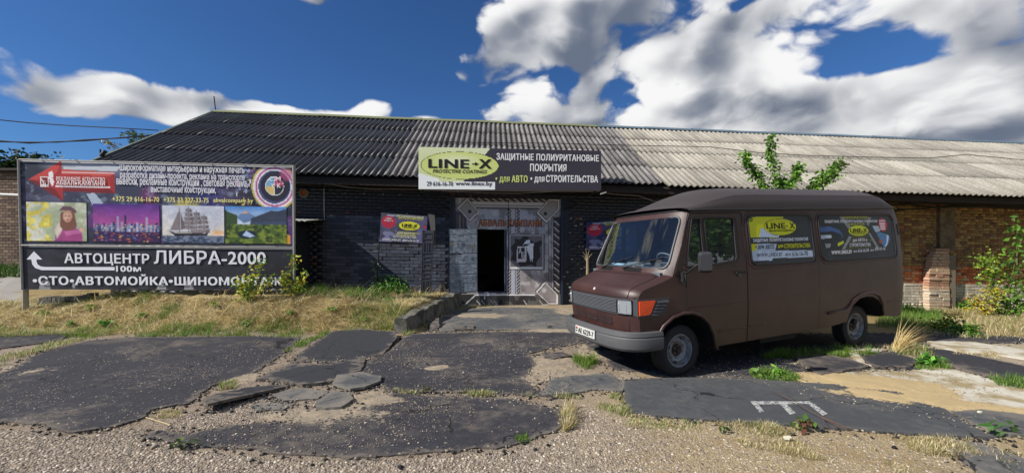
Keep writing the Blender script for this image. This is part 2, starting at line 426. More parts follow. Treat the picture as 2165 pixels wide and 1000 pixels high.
ground = mk('ground', np.stack([GX, GY, GZ], -1), np.stack([a, a+1, a+nx_+1, a+nx_], -1).reshape(-1, 4), mg, smooth=True, cols=c.reshape(-1, 3), kind='structure')

def asphalt_mat(name, base, dust, dustcol=(.23,.19,.15), speck=.5, rough=.9):
    m = bpy.data.materials.new(name); m.use_nodes = True; t = NT(m.node_tree); pr = t.n['Principled BSDF']
    pos = t.node('ShaderNodeNewGeometry').outputs['Position']
    big = t.noise(pos, .9, 5, .6); fine = t.noise(pos, 140, 4, .7); mid = t.noise(pos, 9, 6, .7, .4)
    v = t.m('ADD', .5, t.m('ADD', t.m('MULTIPLY', mid, .55), t.m('MULTIPLY', fine, .5)))
    c = t.mix(1.0, (*lin(base), 1), t.node('ShaderNodeCombineColor', {0: v, 1: v, 2: v}).outputs[0], 'MULTIPLY')
    dm = t.m('MULTIPLY', t.ramp(t.m('ADD', t.m('MULTIPLY', big, .6), t.m('MULTIPLY', mid, .4)), .62-dust*.3, .78-dust*.2), t.m('ADD', .35, t.m('MULTIPLY', fine, .6)))
    c = t.mix(dm, c, (*dustcol, 1))
    ed = t.node('ShaderNodeAttribute', attribute_name='inward').outputs['Fac']
    ef = t.ramp(t.m('ADD', ed, t.m('MULTIPLY', t.m('SUBTRACT', mid, .5), .5)), .07, -.02)
    c = t.mix(t.m('MULTIPLY', ef, .55), c, (*dustcol, 1))
    vo = t.node('ShaderNodeTexVoronoi', {0: pos}); vo.inputs['Scale'].default_value = 92
    sv = t.node('ShaderNodeSeparateColor', {0: vo.outputs['Color']})
    sp = t.m('MULTIPLY', t.m('LESS_THAN', vo.outputs['Distance'], .28), t.m('GREATER_THAN', sv.outputs[0], t.m('SUBTRACT', 1.12-.35*speck, t.m('MULTIPLY', t.ramp(mid, .4, .75), .22*speck))))
    c = t.mix(t.m('MULTIPLY', sp, t.m('ADD', .25, t.m('MULTIPLY', sv.outputs[2], .55))), c, (.30, .27, .24))
    t.put(pr.inputs['Base Color'], c); pr.inputs['Roughness'].default_value = rough; pr.inputs['Specular IOR Level'].default_value = .3
    cr = t.node('ShaderNodeTexVoronoi', {'Vector': t.node('ShaderNodeVectorMath', {0: pos, 1: t.node('ShaderNodeVectorMath', {0: t.node('ShaderNodeTexNoise', {'Vector': pos, 'Scale': 3.0, 'Detail': 5.0}).outputs['Color'], 1: (.6,.6,0)}, operation='MULTIPLY').outputs[0]}, operation='ADD').outputs[0], 'Scale': .85}, feature='DISTANCE_TO_EDGE')
    crm = t.m('MULTIPLY', t.m('LESS_THAN', cr.outputs['Distance'], .0065), t.ramp(t.noise(pos, 1.3, 2), .44, .52))
    c = t.mix(t.m('MULTIPLY', crm, .85), c, (.006, .006, .006)); t.put(pr.inputs['Base Color'], c)
    hh = t.m('ADD', t.m('MULTIPLY', fine, 1), t.m('ADD', t.m('MULTIPLY', mid, 1.6), t.m('MULTIPLY', sp, .6)))
    t.put(pr.inputs['Normal'], t.node('ShaderNodeBump', {'Strength': .7, 'Distance': .01, 'Height': hh}).outputs[0])
    return m
MA = asphalt_mat('asphalt', '34343a', .5); MA2 = asphalt_mat('asphalt_dusty', '323238', .42); MA3 = asphalt_mat('asphalt_grey', '47494d', .5, (.13,.125,.115), .5)
MA4 = asphalt_mat('asphalt_plate', '323338', .05, speck=.2); MA5 = asphalt_mat('asphalt_worn', '4b4e52', .7, (.25,.22,.18), .6)
def jag(pts, step=.09, amp=.018, seed=0):
    out = []
    for i, p in enumerate(pts):
        q = pts[(i+1) % len(pts)]; L = (q-p).length; n = max(1, int(L/step)); d = (q-p); nn = Vector((-d.y, d.x, 0)).normalized()
        for k in range(n):
            w = p+d*(k/n); s = (fbm(w.x*3+seed, w.y*3, 4)-.5)*amp*5+(fbm(w.x*14+seed, w.y*14, 3)-.5)*amp*2.6+(random.random()-.5)*amp*.9
            out.append(w+nn*s)
    return out
EDGES = []
def slab(name, pix, m, thick=.022, parent=None, kind='structure', lift=0.0, tilt=None, cell=.13, amp=.018, level=None, seed=0):
    pts = jag([gp(*p) for p in pix], step=.05, amp=amp, seed=seed)
    EDGES.append((np.array([[p.x, p.y] for p in pts]), m.name))
    bm = bmesh.new(); vs = [bm.verts.new((p.x, p.y, 0)) for p in pts]
    es = [bm.edges.new((vs[i], vs[(i+1) % len(vs)])) for i in range(len(vs))]
    bmesh.ops.triangle_fill(bm, edges=es, use_beauty=True)
    xs = [p.x for p in pts]; ys = [p.y for p in pts]
    for ax, lo, hi in ((0, min(xs), max(xs)), (1, min(ys), max(ys))):
        kk = math.ceil(lo/cell)
        while kk*cell < hi:
            co = [0,0,0]; co[ax] = kk*cell; no = [0,0,0]; no[ax] = 1
            bmesh.ops.bisect_plane(bm, geom=bm.verts[:]+bm.edges[:]+bm.faces[:], plane_co=co, plane_no=no); kk += 1
    cx, cy = sum(xs)/len(xs), sum(ys)/len(ys)
    for v in bm.verts:
        z = float(G(v.co.x, v.co.y, False)) if level is None else level
        z += thick+lift
        if tilt: z += tilt[0]*(v.co.x-cx)+tilt[1]*(v.co.y-cy)
        v.co.z = z
    bm.normal_update()
    if bm.faces and sum(f.normal.z*f.calc_area() for f in bm.faces) < 0:
        bmesh.ops.reverse_faces(bm, faces=bm.faces[:])
    r = bmesh.ops.extrude_face_region(bm, geom=bm.faces[:])
    nv = [g for g in r['geom'] if isinstance(g, bmesh.types.BMVert)]
    # the extruded copy becomes the top; the old faces go down as the underside
    old = [v for v in bm.verts if v not in set(nv)]
    for v in old: v.co.z -= (thick+.05 if lift == 0 else thick)
    me = bpy.data.meshes.new(name); bm.to_mesh(me); bm.free(); me.materials.append(m)
    nv_ = len(me.vertices); vc = np.zeros(nv_*3); me.vertices.foreach_get('co', vc); vc = vc.reshape(-1, 3)[:, :2]
    pa = np.array([[p.x, p.y] for p in pts]); dd = np.min(np.hypot(vc[:, None, 0]-pa[None, :, 0], vc[:, None, 1]-pa[None, :, 1]), axis=1)
    at = me.attributes.new('inward', 'FLOAT', 'POINT'); at.data.foreach_set('value', dd)     # metres from the broken edge, where dust gathers
    o = link(name, me, parent)
    if kind: o['kind'] = kind
    return o
slab('asphalt', [(-140,800),(0,792),(68,756),(132,734),(200,720),(280,714),(400,714),(500,712),(636,716),(580,762),(536,788),(480,806),(440,820),(424,840),(400,856),(320,868),(300,886),(240,904),(160,916),(100,904),(92,896),(-140,892)], MA2, .018, seed=1)
slab('asphalt', [(-140,712),(0,709),(146,707),(128,722),(0,738),(-140,742)], MA2, .02, seed=2)
slab('asphalt', [(840,722),(870,708),(1000,704),(1110,702),(1226,705),(1238,724),(1160,738),(1118,750),(1135,770),(1108,800),(1130,828),(1215,832),(1180,840),(1080,836),(960,831),(826,828),(778,800),(760,788),(786,760),(826,742)], MA, .017, seed=3)
slab('asphalt', [(826,834),(960,838),(1080,846),(1130,857),(1192,870),(1193,895),(1178,912),(1130,928),(1060,946),(960,956),(850,964),(740,970),(640,965),(540,952),(400,948),(310,925),(322,914),(400,918),(480,905),(600,895),(700,890),(762,870),(826,850)], MA, .015, seed=4)
slab('asphalt', [(1320,806),(1400,802),(1500,801),(1600,804),(1700,812),(1800,818),(1900,822),(1932,834),(1990,862),(2030,890),(2110,930),(2010,927),(1830,913),(1640,901),(1500,891),(1336,876),(1322,850)], MA3, .024, amp=.010, seed=5)
slab('asphalt', [(1228,712),(1500,706),(1780,706),(1960,704),(2200,716),(2200,724),(1990,728),(1850,736),(1680,750),(1640,764),(1706,776),(1724,797),(1600,801),(1480,798),(1420,790),(1300,782),(1262,748)], MA, .014, seed=6)
slab('asphalt', [(1676,757),(1743,753),(1797,764),(1838,778),(1779,792),(1734,798),(1712,785)], MA, .04, seed=7)
slab('asphalt', [(1822,758),(1888,747),(1944,766),(1924,778),(1851,781)], MA4, .04, seed=8)
slab('asphalt', [(1925,740),(1996,744),(2090,762),(2200,786),(2200,822),(2105,800),(2040,786),(1965,762)], MA2, .04, seed=9)
slab('asphalt', [(2012,874),(2080,872),(2210,884),(2210,930),(2120,922),(2060,900)], MA5, .03, seed=10)
slab('asphalt', [(1140,838),(1160,805),(1210,795),(1290,790),(1320,812),(1316,828),(1260,826),(1200,836)], MA5, .018, seed=11)
slab('asphalt', [(930,676),(960,655),(1060,650),(1180,654),(1215,668),(1232,698),(1110,697),(1000,699),(930,702)], MA5, .018, seed=12)
slab('asphalt', [(2000,930),(2080,940),(2210,990),(2210,1040),(2060,1000),(2010,960)], MA5, .018, seed=13)
MC = mat('pale_concrete', 'bab5a8', .95, var=.25, vscale=3, bump=.5, bscale=40, col2='8f7f5e', coord='Pos')
slab('concrete_apron', [(1790,790),(1845,788),(1925,786),(1975,776),(2010,782),(2105,808),(2200,830),(2200,872),(2050,868),(1990,852),(1930,828),(1890,818)], MC, .018, seed=14)
slab('concrete_apron', [(1788,740),(1830,738),(1886,742),(1820,755),(1840,776),(1806,764),(1796,752)], MC, .03, seed=15)
slab('concrete_apron', [(1960,727),(2060,728),(2210,752),(2210,772),(2090,752),(1985,740)], MC, .05, seed=16)
# loose plates of broken asphalt
def plate(pix, label, m=MA4, **k):
    o = slab('asphalt_slab', pix, m, kind=None, cell=.5, **k)
    return tag(o, label, 'slab', 'loose plates of broken asphalt')
plate([(704,710),(760,706),(838,711),(840,722),(808,752),(778,757),(700,771),(660,764),(612,770),(640,746),(672,728)], 'large tilted asphalt plate below the kerb, top of the broken heap', thick=.035, lift=.02, tilt=(0,.05), amp=.012, seed=21)
plate([(610,774),(700,775),(774,761),(764,788),(735,797),(700,812),(640,818),(568,806),(540,806)], 'wide asphalt plate in the middle of the broken heap', thick=.03, lift=.008, amp=.014, seed=22)
plate([(446,848),(520,824),(600,814),(608,820),(520,850),(440,876),(424,866)], 'long narrow asphalt strip lifted at its front edge', thick=.03, lift=.03, tilt=(0,-.10), amp=.008, seed=23)
plate([(712,800),(760,793),(808,802),(806,812),(770,826),(738,831),(704,816)], 'pale rounded asphalt plate at the right of the broken heap', m=MA5, thick=.03, lift=.02, amp=.01, seed=24)
plate([(668,856),(700,832),(740,836),(748,850),(722,867),(690,870),(666,868)], 'small rounded asphalt plate nearest the camera in the broken heap', m=MA5, thick=.03, lift=.012, amp=.01, seed=25)
plate([(1146,752),(1186,748),(1206,755),(1170,763),(1150,760)], 'small dark shard lying on the sand in front of the van', thick=.015, lift=.02, seed=26)
plate([(1240,732),(1262,730),(1285,740),(1270,745),(1244,742)], 'dark shard under the front of the van', thick=.015, lift=.02, seed=27)
plate([(905,690),(925,686),(930,694),(912,702)], 'short dark asphalt chunk at the foot of the kerb', thick=.03, lift=.03, tilt=(0,.2), seed=28)
plate([(955,694),(1000,692),(1004,700),(960,701)], 'flat dark asphalt chunk between the kerb and the gate', thick=.03, lift=.02, seed=29)
plate([(575,836),(640,822),(700,830),(672,846),(600,850)], 'crumbling asphalt piece between the strip and the rounded plates', m=MA5, thick=.02, lift=.0, seed=30)
plate([(530,858),(560,850),(620,856),(600,868),(545,870)], 'dusty crumbled asphalt flake on the sand in front of the heap', m=MA5, thick=.014, lift=.0, seed=31)
# sand drifted over the asphalt, with ragged edges where the drift runs out
MS = mat('drifted_sand', '988975', .97, var=.45, vscale=7, bump=1.0, bscale=70, col2='857a6a', coord='Pos', bdist=.006)
MSY = mat('yellow_sand', 'b09a72', .97, var=.2, vscale=4, bump=.5, bscale=120, col2='a8946e', coord='Pos', bdist=.004)
def drift(px, py, wx, wy, m, h=.04, base=.02, kindname='sand', rot=0, nz=.75):
    c0 = gp(px, py); n = 110; u = np.linspace(-1.5, 1.5, n); U, V = np.meshgrid(u, u)
    ca, sa = math.cos(rot), math.sin(rot); X = c0.x+(U*wx*ca-V*wy*sa); Y = c0.y+(U*wx*sa+V*wy*ca)
    r = 1-(U**2+V**2); nn = (fbm(X*4+py*.1, Y*4, 6)-.5)*2.6*nz+(rng.random(X.shape)-.5)*.7
    Z = G(X, Y, False)+base+h*.5*np.clip(r+nn, -1, .8)
    Z = np.where(r < -.75, G(X, Y, False)-.05, Z)
    i, j = np.meshgrid(np.arange(n-1), np.arange(n-1)); a = j*n+i
    return mk(kindname, np.stack([X, Y, Z], -1), np.stack([a, a+1, a+n+1, a+n], -1).reshape(-1, 4), m, smooth=True, kind='stuff')
drift(1160,772,.42,.45,MS,.03,.010); drift(1110,800,.2,.25,MS,.02,.010); drift(925,779,.2,.16,MS,.022,.012)
drift(700,880,.75,.32,MS,.045,.0); drift(790,845,.38,.32,MS,.035,.004); drift(480,800,.45,.25,MS,.03,.006); drift(70,838,.8,.35,MS,.016,.010)
drift(180,810,1.0,.35,MS,.014,.010); drift(60,785,.6,.3,MS,.02,.010)
drift(1010,668,.9,.35,MS,.03,.012); drift(1200,660,.4,.6,MS,.04,.015); drift(1170,700,.5,.2,MS,.02,.012)
drift(1850,812,.75,.33,MSY,.03,.024,rot=-.25); drift(1960,850,.9,.25,MSY,.03,.020,rot=-.3); drift(2110,868,.8,.2,MSY,.02,.010); drift(2100,762,1.2,.3,MS,.03,.018)
drift(1250,800,.5,.2,MS,.02,.010); drift(1275,745,.3,.5,MS,.02,.012)

# painted letter-like mark on the grey asphalt
def painted(pix):
    V = []
    for p in pix:
        q = gp(*p); V.append((q.x, q.y, float(G(q.x, q.y, False))+.024+.004))
    return V
mw = mat('worn_white_paint', 'b5b5b2', .85, col2='56565a', vscale=34, var=.3, coord='Pos')
g = Geo()
for q in ([(1586,853),(1714,853),(1710,859),(1592,860)], [(1592,859),(1604,860),(1616,876),(1606,877)], [(1648,858),(1662,858),(1684,880),(1670,882)], [(1706,857),(1718,856),(1750,880),(1740,884)]):
    g.add(painted(q), [(0,1,2,3)])
g.obj('painted_marking', mw, kind='structure')

# ---------------------------------------------------------------- stones
def stones(name, X, Y, S, cols, base=0.0, kind='stuff'):
    n = len(X); Z = G(X, Y)+base
    cube = np.array([(-1,-1,-.4),(1,-1,-.5),(1,1,-.4),(-1,1,-.5),(-.7,-.6,.6),(.6,-.7,.7),(.7,.6,.55),(-.6,.7,.65)])
    V = cube[None]*(1+.45*(rng.random((n, 8, 3))-.5))*S[:, None, None]*.5*np.array([1,1,.8])
    an = rng.random(n)*6.28; ca, sa = np.cos(an)[:, None], np.sin(an)[:, None]
    x = V[..., 0]*ca-V[..., 1]*sa; y = V[..., 0]*sa+V[..., 1]*ca; st = .6+.8*rng.random(n)[:, None]
    V = np.stack([x*st+X[:, None], y+Y[:, None], V[..., 2]+Z[:, None]], -1).reshape(-1, 3)
    q = np.array([(0,3,2,1),(4,5,6,7),(0,1,5,4),(1,2,6,5),(2,3,7,6),(3,0,4,7)])
    Fc = (q[None]+np.arange(n)[:, None, None]*8).reshape(-1, 4)
    return mk(name, V, Fc, M_VCOL(), cols=np.repeat(cols, 8, axis=0), kind=kind)
def scols(n, lst, v=.25):
    L = np.array([lin(c) for c in lst]); return L[rng.integers(0, len(L), n)]*(1-v+2*v*rng.random((n, 1)))
def scatter_px(n, poly, dens=None):
    xs = [p[0] for p in poly]; ys = [p[1] for p in poly]; out = []
    pw = [gp(*p) for p in poly]; X = np.array([p.x for p in pw]); Y = np.array([p.y for p in pw])
    res_x, res_y = [], []
    tot = 0
    while tot < n:
        x = rng.uniform(X.min(), X.max(), n*2); y = rng.uniform(Y.min(), Y.max(), n*2); r = np.zeros(len(x), bool)
        for i in range(len(X)):
            x0, y0, x1, y1 = X[i], Y[i], X[(i+1) % len(X)], Y[(i+1) % len(X)]
            if y0 == y1: continue
            r ^= ((y0 > y) != (y1 > y)) & (x < (x1-x0)*(y-y0)/(y1-y0)+x0)
        if dens is not None: r &= rng.random(len(x)) < dens(x, y)
        res_x.append(x[r]); res_y.append(y[r]); tot += r.sum()
        if len(res_x) > 40: break
    return np.concatenate(res_x)[:n], np.concatenate(res_y)[:n]
GC = ['9c9184','857a6e','a89b8a','8f8274','6b645c','b8ad9e','786f66','968878']
x, y = scatter_px(24000, [(-60,905),(100,912),(170,925),(300,905),(330,925),(420,955),(640,975),(850,972),(1060,955),(1180,925),(1230,860),(1330,890),(1620,900),(1620,1010),(-60,1010)], lambda x, y: 1-.93*sm((x-.25+.6*(fbm(x*1.5, y*1.5)-.5))/1.1))
stones('gravel', x, y, rng.uniform(.004, .009, len(x))+rng.random(len(x))**5*.02, scols(len(x), GC))
x, y = scatter_px(3500, [(1200,850),(1320,870),(1500,900),(1830,925),(2160,950),(2200,1010),(1300,1010)])
stones('gravel', x, y, rng.uniform(.006, .018, len(x)), scols(len(x), GC))
x, y = scatter_px(5500, [(430,880),(520,850),(640,870),(830,860),(760,890),(600,900),(480,910),(400,925),(330,915),(400,870)])
stones('gravel', x, y, rng.uniform(.006, .02, len(x)), scols(len(x), GC))
x, y = scatter_px(2600, [(-60,800),(200,740),(640,730),(830,720),(1230,712),(1180,905),(700,965),(380,945),(0,890)], lambda x, y: .15+sm((fbm(x*2, y*2)-.45)/.2))
stones('gravel', x, y, rng.uniform(.006, .017, len(x)), scols(len(x), GC), base=.018)
x, y = scatter_px(1500, [(1280,745),(1500,800),(2100,925),(2160,760),(1900,730)], None)
stones('gravel', x, y, rng.uniform(.006, .014, len(x)), scols(len(x), GC), base=.028)

# crumbs of asphalt and grit along every broken edge
ex, ey, em = [], [], []
for pts, mn in EDGES:
    n = int(len(pts)*9); k = rng.integers(0, len(pts), n); d = rng.normal(size=(n, 2))*.045*(1+2*rng.random((n, 1))**3)
    ex.append(pts[k, 0]+d[:, 0]); ey.append(pts[k, 1]+d[:, 1])
x, y = np.concatenate(ex), np.concatenate(ey); ok = (y > 2.2) & (y < 11) & (np.abs(x) < 13); x, y = x[ok], y[ok]
stones('asphalt_crumbs', x, y, .004+rng.random(len(x))**3*.028, scols(len(x), ['2a2a2e','35353a','222226','3e3e42','7d7468','8f8678']), base=.012)
x, y = scatter_px(5000, [(-60,800),(200,740),(640,730),(830,720),(1230,712),(1180,905),(700,965),(380,945),(0,890)], lambda x, y: sm((fbm(x*1.1+7, y*1.1)-.48)/.12))
stones('gravel', x, y, rng.uniform(.004, .010, len(x)), scols(len(x), GC), base=.019)
# ---------------------------------------------------------------- the long brick workshop
bl = root('workshop_building', B(0, 0, 0), 'long single-storey brick workshop with corrugated slate roof, black painted wall beside the gate', 'building')
M_BLK = mat('black_wall_paint', '23262d', .55, var=.35, vscale=3, bump=.5, bscale=55, col2='1a1c22', coord='Pos', bdist=.008)
M_BLK2 = mat('black_wall_paint_brick', '2a2e36', .5, rand=.3, bump=.5, bscale=50, coord='Pos', bdist=.006)
M_MORT = mat('old_mortar', '7c705f', .95, var=.3, vscale=6, bump=.6, coord='Pos')
GL, GR, GT = fa(963, 0), fa(1185, 0), fz(1075, 419, 0)
A0, A1, A2 = -11.75, 5.0, 26.0; RW = .30      # RW: right-hand wall stands further back
def wallbox(g, a0, a1, b0, b1, z0, z1):
    g.add([B(a0,b0,z0), B(a1,b0,z0), B(a1,b1,z0), B(a0,b1,z0), B(a0,b0,z1), B(a1,b0,z1), B(a1,b1,z1), B(a0,b1,z1)],
          [(0,3,2,1),(4,5,6,7),(0,1,5,4),(1,2,6,5),(2,3,7,6),(3,0,4,7)])
TH = .38
g = Geo(); wallbox(g, A0, GL, 0, TH, -.6, 3.95); wallbox(g, GR, A1, 0, TH, -.6, 3.95); wallbox(g, GL, GR, .004, TH, GT, 3.95)
g.obj('painted_wall', M_BLK, bl)
g = Geo(); wallbox(g, A1-.3, A2, RW, RW+TH, -1.0, 3.95); g.obj('brick_wall', M_MORT, bl)
g = Geo(); wallbox(g, A0, A0+TH, TH, 9.5, -.6, 3.6); wallbox(g, A0, A2, 9.5, 9.9, -1, 3.6); wallbox(g, A2, A2+.4, RW, 9.9, -1, 3.6)
g.add([B(A0+.02,.1,3.6), B(A0+.02,9.5,3.6), B(A0+.02,4.6,6.9)], [(0,1,2)]); g.obj('back_wall', M_MORT, bl)
mk('interior_floor', [B(A0+.3,.2,.03), B(A2,.2,.03), B(A2,9.6,.03), B(A0+.3,9.6,.03)], [(0,1,2,3)], mat('dark_concrete', '3c3a38', .9), bl)
# roof
EB, EZ, RB, RZ = -.80, 3.76, 4.59, 7.13
phi = math.atan2(RZ-EZ, RB-EB); cph, sph = math.cos(phi), math.sin(phi)
e1 = Vector((CA, SA, -SH)).normalized(); e2 = Vector((-SA*cph, CA*cph, sph)).normalized(); e3 = e1.cross(e2).normalized(); e2 = e3.cross(e1)
def dark(a, b, z): return B(a, b, z)
g = Geo()
for (b0, z0, b1, z1) in ((EB+.06, EZ-.09, RB, RZ-.06),):
    g.add([B(A0-.1,b0,z0), B(A2,b0,z0), B(A2,b1,z1), B(A0-.1,b1,z1), B(A0-.1,b0,z0-.03), B(A2,b0,z0-.03), B(A2,b1,z1-.03), B(A0-.1,b1,z1-.03)],
          [(0,1,2,3),(4,7,6,5),(0,4,5,1)])
g.obj('roof_light_block', mat('dark_old_wood', '2a2420', .9, var=.3, coord='Pos'), bl)  # dark sheet added just below the slates to block the light
mk('rear_roof_slope', [B(A0-.1,RB,RZ), B(A2,RB,RZ), B(A2,10.3,3.5), B(A0-.1,10.3,3.5)], [(0,1,2,3)], mat('rear_slate', '6d6a66', .9), bl)
g = Geo(); wallbox(g, A0, A2, EB+.09, EB+.13, EZ-.26, EZ-.10); wallbox(g, A0, A2, -.02, .0, EZ-.22, EZ-.02); g.obj('eaves_board', MATS['dark_old_wood'], bl)
g = Geo()
for k in range(54):
    a = A0+.3+k*.7; wallbox(g, a, a+.07, EB+.13, TH*.2, EZ-.2, EZ-.08)
g.obj('rafter_end', MATS['dark_old_wood'], bl, kind='stuff')
PW, AMP = .195, .033
def slate_mesh(seed, nw=6.5, L=1.75):
    r = np.random.default_rng(seed); n = int(nw*8)+1; xs = np.linspace(0, nw*PW, n); V = []; Fc = []
    ns = [0, .5, 1]
    for top in (1, 0):
        for s in ns:
            for k, x in enumerate(xs):
                z = AMP*math.cos(2*math.pi*x/PW)+(0 if top else -.007)
                V.append((x, s*L, z))
    N = n
    for l in range(2):
        for k in range(n-1):
            a = l*N+k; Fc.append((a, a+1, a+1+N, a+N)); b = a+3*N; Fc.append((b, b+N, b+N+1, b+1))
    for k in range(n-1): Fc.append((k, k+3*N, k+1+3*N, k+1))
    Fc += [(0,N,4*N,3*N),(N,2*N,5*N,4*N)]
    for l in range(2): Fc.append((l*N+N-1, (l+3)*N+N-1, (l+4)*N+N-1, (l+1)*N+N-1))
    if seed == 4:    # a broken lower corner
        for i, v in enumerate(V):
            if v[1] == 0 and v[0] > (nw-1.3)*PW: V[i] = (v[0], .10+.04*r.random(), v[2])
    me = bpy.data.meshes.new('roofing_sheet'); me.from_pydata(V, [], Fc)
    me.polygons.foreach_set('use_smooth', np.ones(len(me.polygons), bool)); return me
def slate_mat(name, c1, c2, c3, rough=.85):
    m = bpy.data.materials.new(name); m.use_nodes = True; t = NT(m.node_tree); p = t.n['Principled BSDF']
    obj = t.node('ShaderNodeTexCoord').outputs['Object']; rnd = t.node('ShaderNodeObjectInfo').outputs['Random']
    mp = t.node('ShaderNodeMapping', {0: obj}); mp.inputs['Scale'].default_value = (5.13, .7, 0)
    addv = t.node('ShaderNodeVectorMath', {0: mp.outputs[0], 1: t.node('ShaderNodeCombineXYZ', {0: t.m('MULTIPLY', rnd, 50), 1: t.m('MULTIPLY', rnd, 31)}).outputs[0]}, operation='ADD').outputs[0]
    n1 = t.noise(addv, 1.0, 3, .6); n2 = t.noise(obj, 22, 6, .75); n3 = t.noise(addv, .45, 3, .6)
    c = t.mix(t.ramp(n1, .36, .62), (*lin(c1), 1), (*lin(c2), 1))
    c = t.mix(t.m('MULTIPLY', t.ramp(t.m('ADD', t.m('MULTIPLY', n2, .7), t.m('MULTIPLY', n3, .3)), .46, .62), .8), c, (*lin(c3), 1))
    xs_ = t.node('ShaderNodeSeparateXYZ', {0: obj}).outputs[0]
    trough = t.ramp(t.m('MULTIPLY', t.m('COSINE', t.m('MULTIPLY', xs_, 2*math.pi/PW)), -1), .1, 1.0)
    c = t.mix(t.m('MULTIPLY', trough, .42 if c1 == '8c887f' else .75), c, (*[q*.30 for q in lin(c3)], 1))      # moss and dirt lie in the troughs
    v = t.m('ADD', .78, t.m('MULTIPLY', rnd, .4))
    c = t.mix(1.0, c, t.node('ShaderNodeCombineColor', {0: v, 1: v, 2: v}).outputs[0], 'MULTIPLY')
    t.put(p.inputs['Base Color'], c); p.inputs['Roughness'].default_value = rough; p.inputs['Specular IOR Level'].default_value = .3
    t.put(p.inputs['Normal'], t.node('ShaderNodeBump', {'Strength': .5, 'Distance': .006, 'Height': n2}).outputs[0])
    return m
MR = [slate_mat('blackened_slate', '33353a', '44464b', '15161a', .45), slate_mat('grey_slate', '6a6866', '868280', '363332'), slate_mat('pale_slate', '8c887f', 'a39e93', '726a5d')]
SM = [[None]*4 for _ in range(3)]
for mi in range(3):
    for s in range(4):
        me = slate_mesh(s+(1 if mi == 1 else 0)*0); me.materials.append(MR[mi]); SM[mi][s] = me
brk = slate_mesh(4); brk.materials.append(MR[1])
step = 6*PW; nc = int((A2-A0)/step)
for r in range(4):
    for k in range(nc):
        a = A0-.12+k*step
        mi = 0 if k < 5+(1 if r > 9 else 0) else (1 if k < 13 else 2)
        if a+.3 < fa(800, EB)-.0: mi = 0
        elif a+.6 < fa(1366, EB): mi = 1
        else: mi = 2
        me = SM[mi][(k*3+r*5) % 4]
        if r == 0 and mi == 1 and a+step+.6 >= fa(1366, EB): me = brk
        t_ = r*1.575-(.10 if mi == 2 else 0) + random.uniform(-.012, .012)
        L0 = B(a, EB, EZ)+e2*t_+e3*(.022+.004*(k % 2))
        y2 = (e2-e3*.014).normalized(); z2 = e1.cross(y2).normalized()
        rz = random.uniform(-.003, .003)
        x2 = (e1+y2*rz).normalized(); y2 = (y2-x2*rz).normalized(); z2 = x2.cross(y2)
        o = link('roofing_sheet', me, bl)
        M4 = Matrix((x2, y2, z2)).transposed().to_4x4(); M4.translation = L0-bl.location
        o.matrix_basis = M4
mgn = mat('mossy_ridge_metal', '6f7350', .7, var=.3, coord='Pos'); mbl = mat('blue_grey_ridge_metal', '5d7280', .45, metal=.3, var=.2, coord='Pos')
def ridge(a0, a1, m, wob):
    s = Geo(); z0, z1 = RZ+.06+wob, RZ+.06-wob*.5
    s.add([B(a0,RB-.17,z0-.10), B(a0,RB,z0+.02), B(a0,RB+.17,z0-.1), B(a1,RB-.17,z1-.10), B(a1,RB,z1+.02), B(a1,RB+.17,z1-.1),
           B(a0,RB-.17,z0-.12), B(a1,RB-.17,z1-.12)], [(0,3,4,1),(1,4,5,2),(6,7,3,0)])
    s.obj('ridge_cap', m, bl)
a = A0-.15; xr = fa(1262, RB)
while a < A2:
    e = min(a+2.1, xr) if a < xr else a+2.1
    ridge(a, e-.0, mgn if a < xr-.01 else mbl, random.uniform(-.015, .015)); a = e
g = Geo(); g.add([B(A0-.16,EB-.02,EZ-.04), B(A0-.16,EB-.02,EZ+.06), B(A0-.16,RB,RZ+.07), B(A0-.16,RB,RZ-.05), B(A0-.10,EB-.02,EZ-.04), B(A0-.10,EB-.02,EZ+.06), B(A0-.10,RB,RZ+.07), B(A0-.10,RB,RZ-.05)],
    [(0,3,2,1),(4,5,6,7),(1,2,6,5),(0,1,5,4),(2,3,7,6)]); g.obj('verge_board', mat('verge_grey', '5a665e', .7), bl)
# bricks
def brick_mesh(seed, L, D, H, m):
    r = np.random.default_rng(seed); V = []
    for (x, y, z) in ((0,0,0),(1,0,0),(1,1,0),(0,1,0),(0,0,1),(1,0,1),(1,1,1),(0,1,1)):
        V.append(((x-.5)*L+r.uniform(-.006,.006), (y-.5)*D+(r.uniform(-.004,.004)), (z-.5)*H+r.uniform(-.005,.005)))
    c = [((V[0][0]+V[1][0])/2, V[0][1]-.004, V[0][2]+.004)]
    me = bpy.data.meshes.new('brick'); me.from_pydata(V, [], [(0,3,2,1),(4,5,6,7),(0,1,5,4),(1,2,6,5),(2,3,7,6),(3,0,4,7)]); me.materials.append(m)
    return me
def course(a0, a1, z0, z1, L, H, seed=0, bond='run'):
    out = []; rr = random.Random(seed); k0 = math.ceil(z0/H)
    for k in range(k0, int(z1/H)):
        if bond == 'mix' and k % 2: step_ = L*.52; off_ = 0
        else: step_ = L; off_ = (.5*L if k % 2 else 0)
        a = math.floor(a0/step_)*step_+off_-step_
        while a < a1:
            x0, x1 = max(a, a0), min(a+step_, a1)
            if x1-x0 > .06: out.append(((x0+x1)/2, (k+.5)*H, x1-x0-.014, H-.014))
            a += step_
    return out
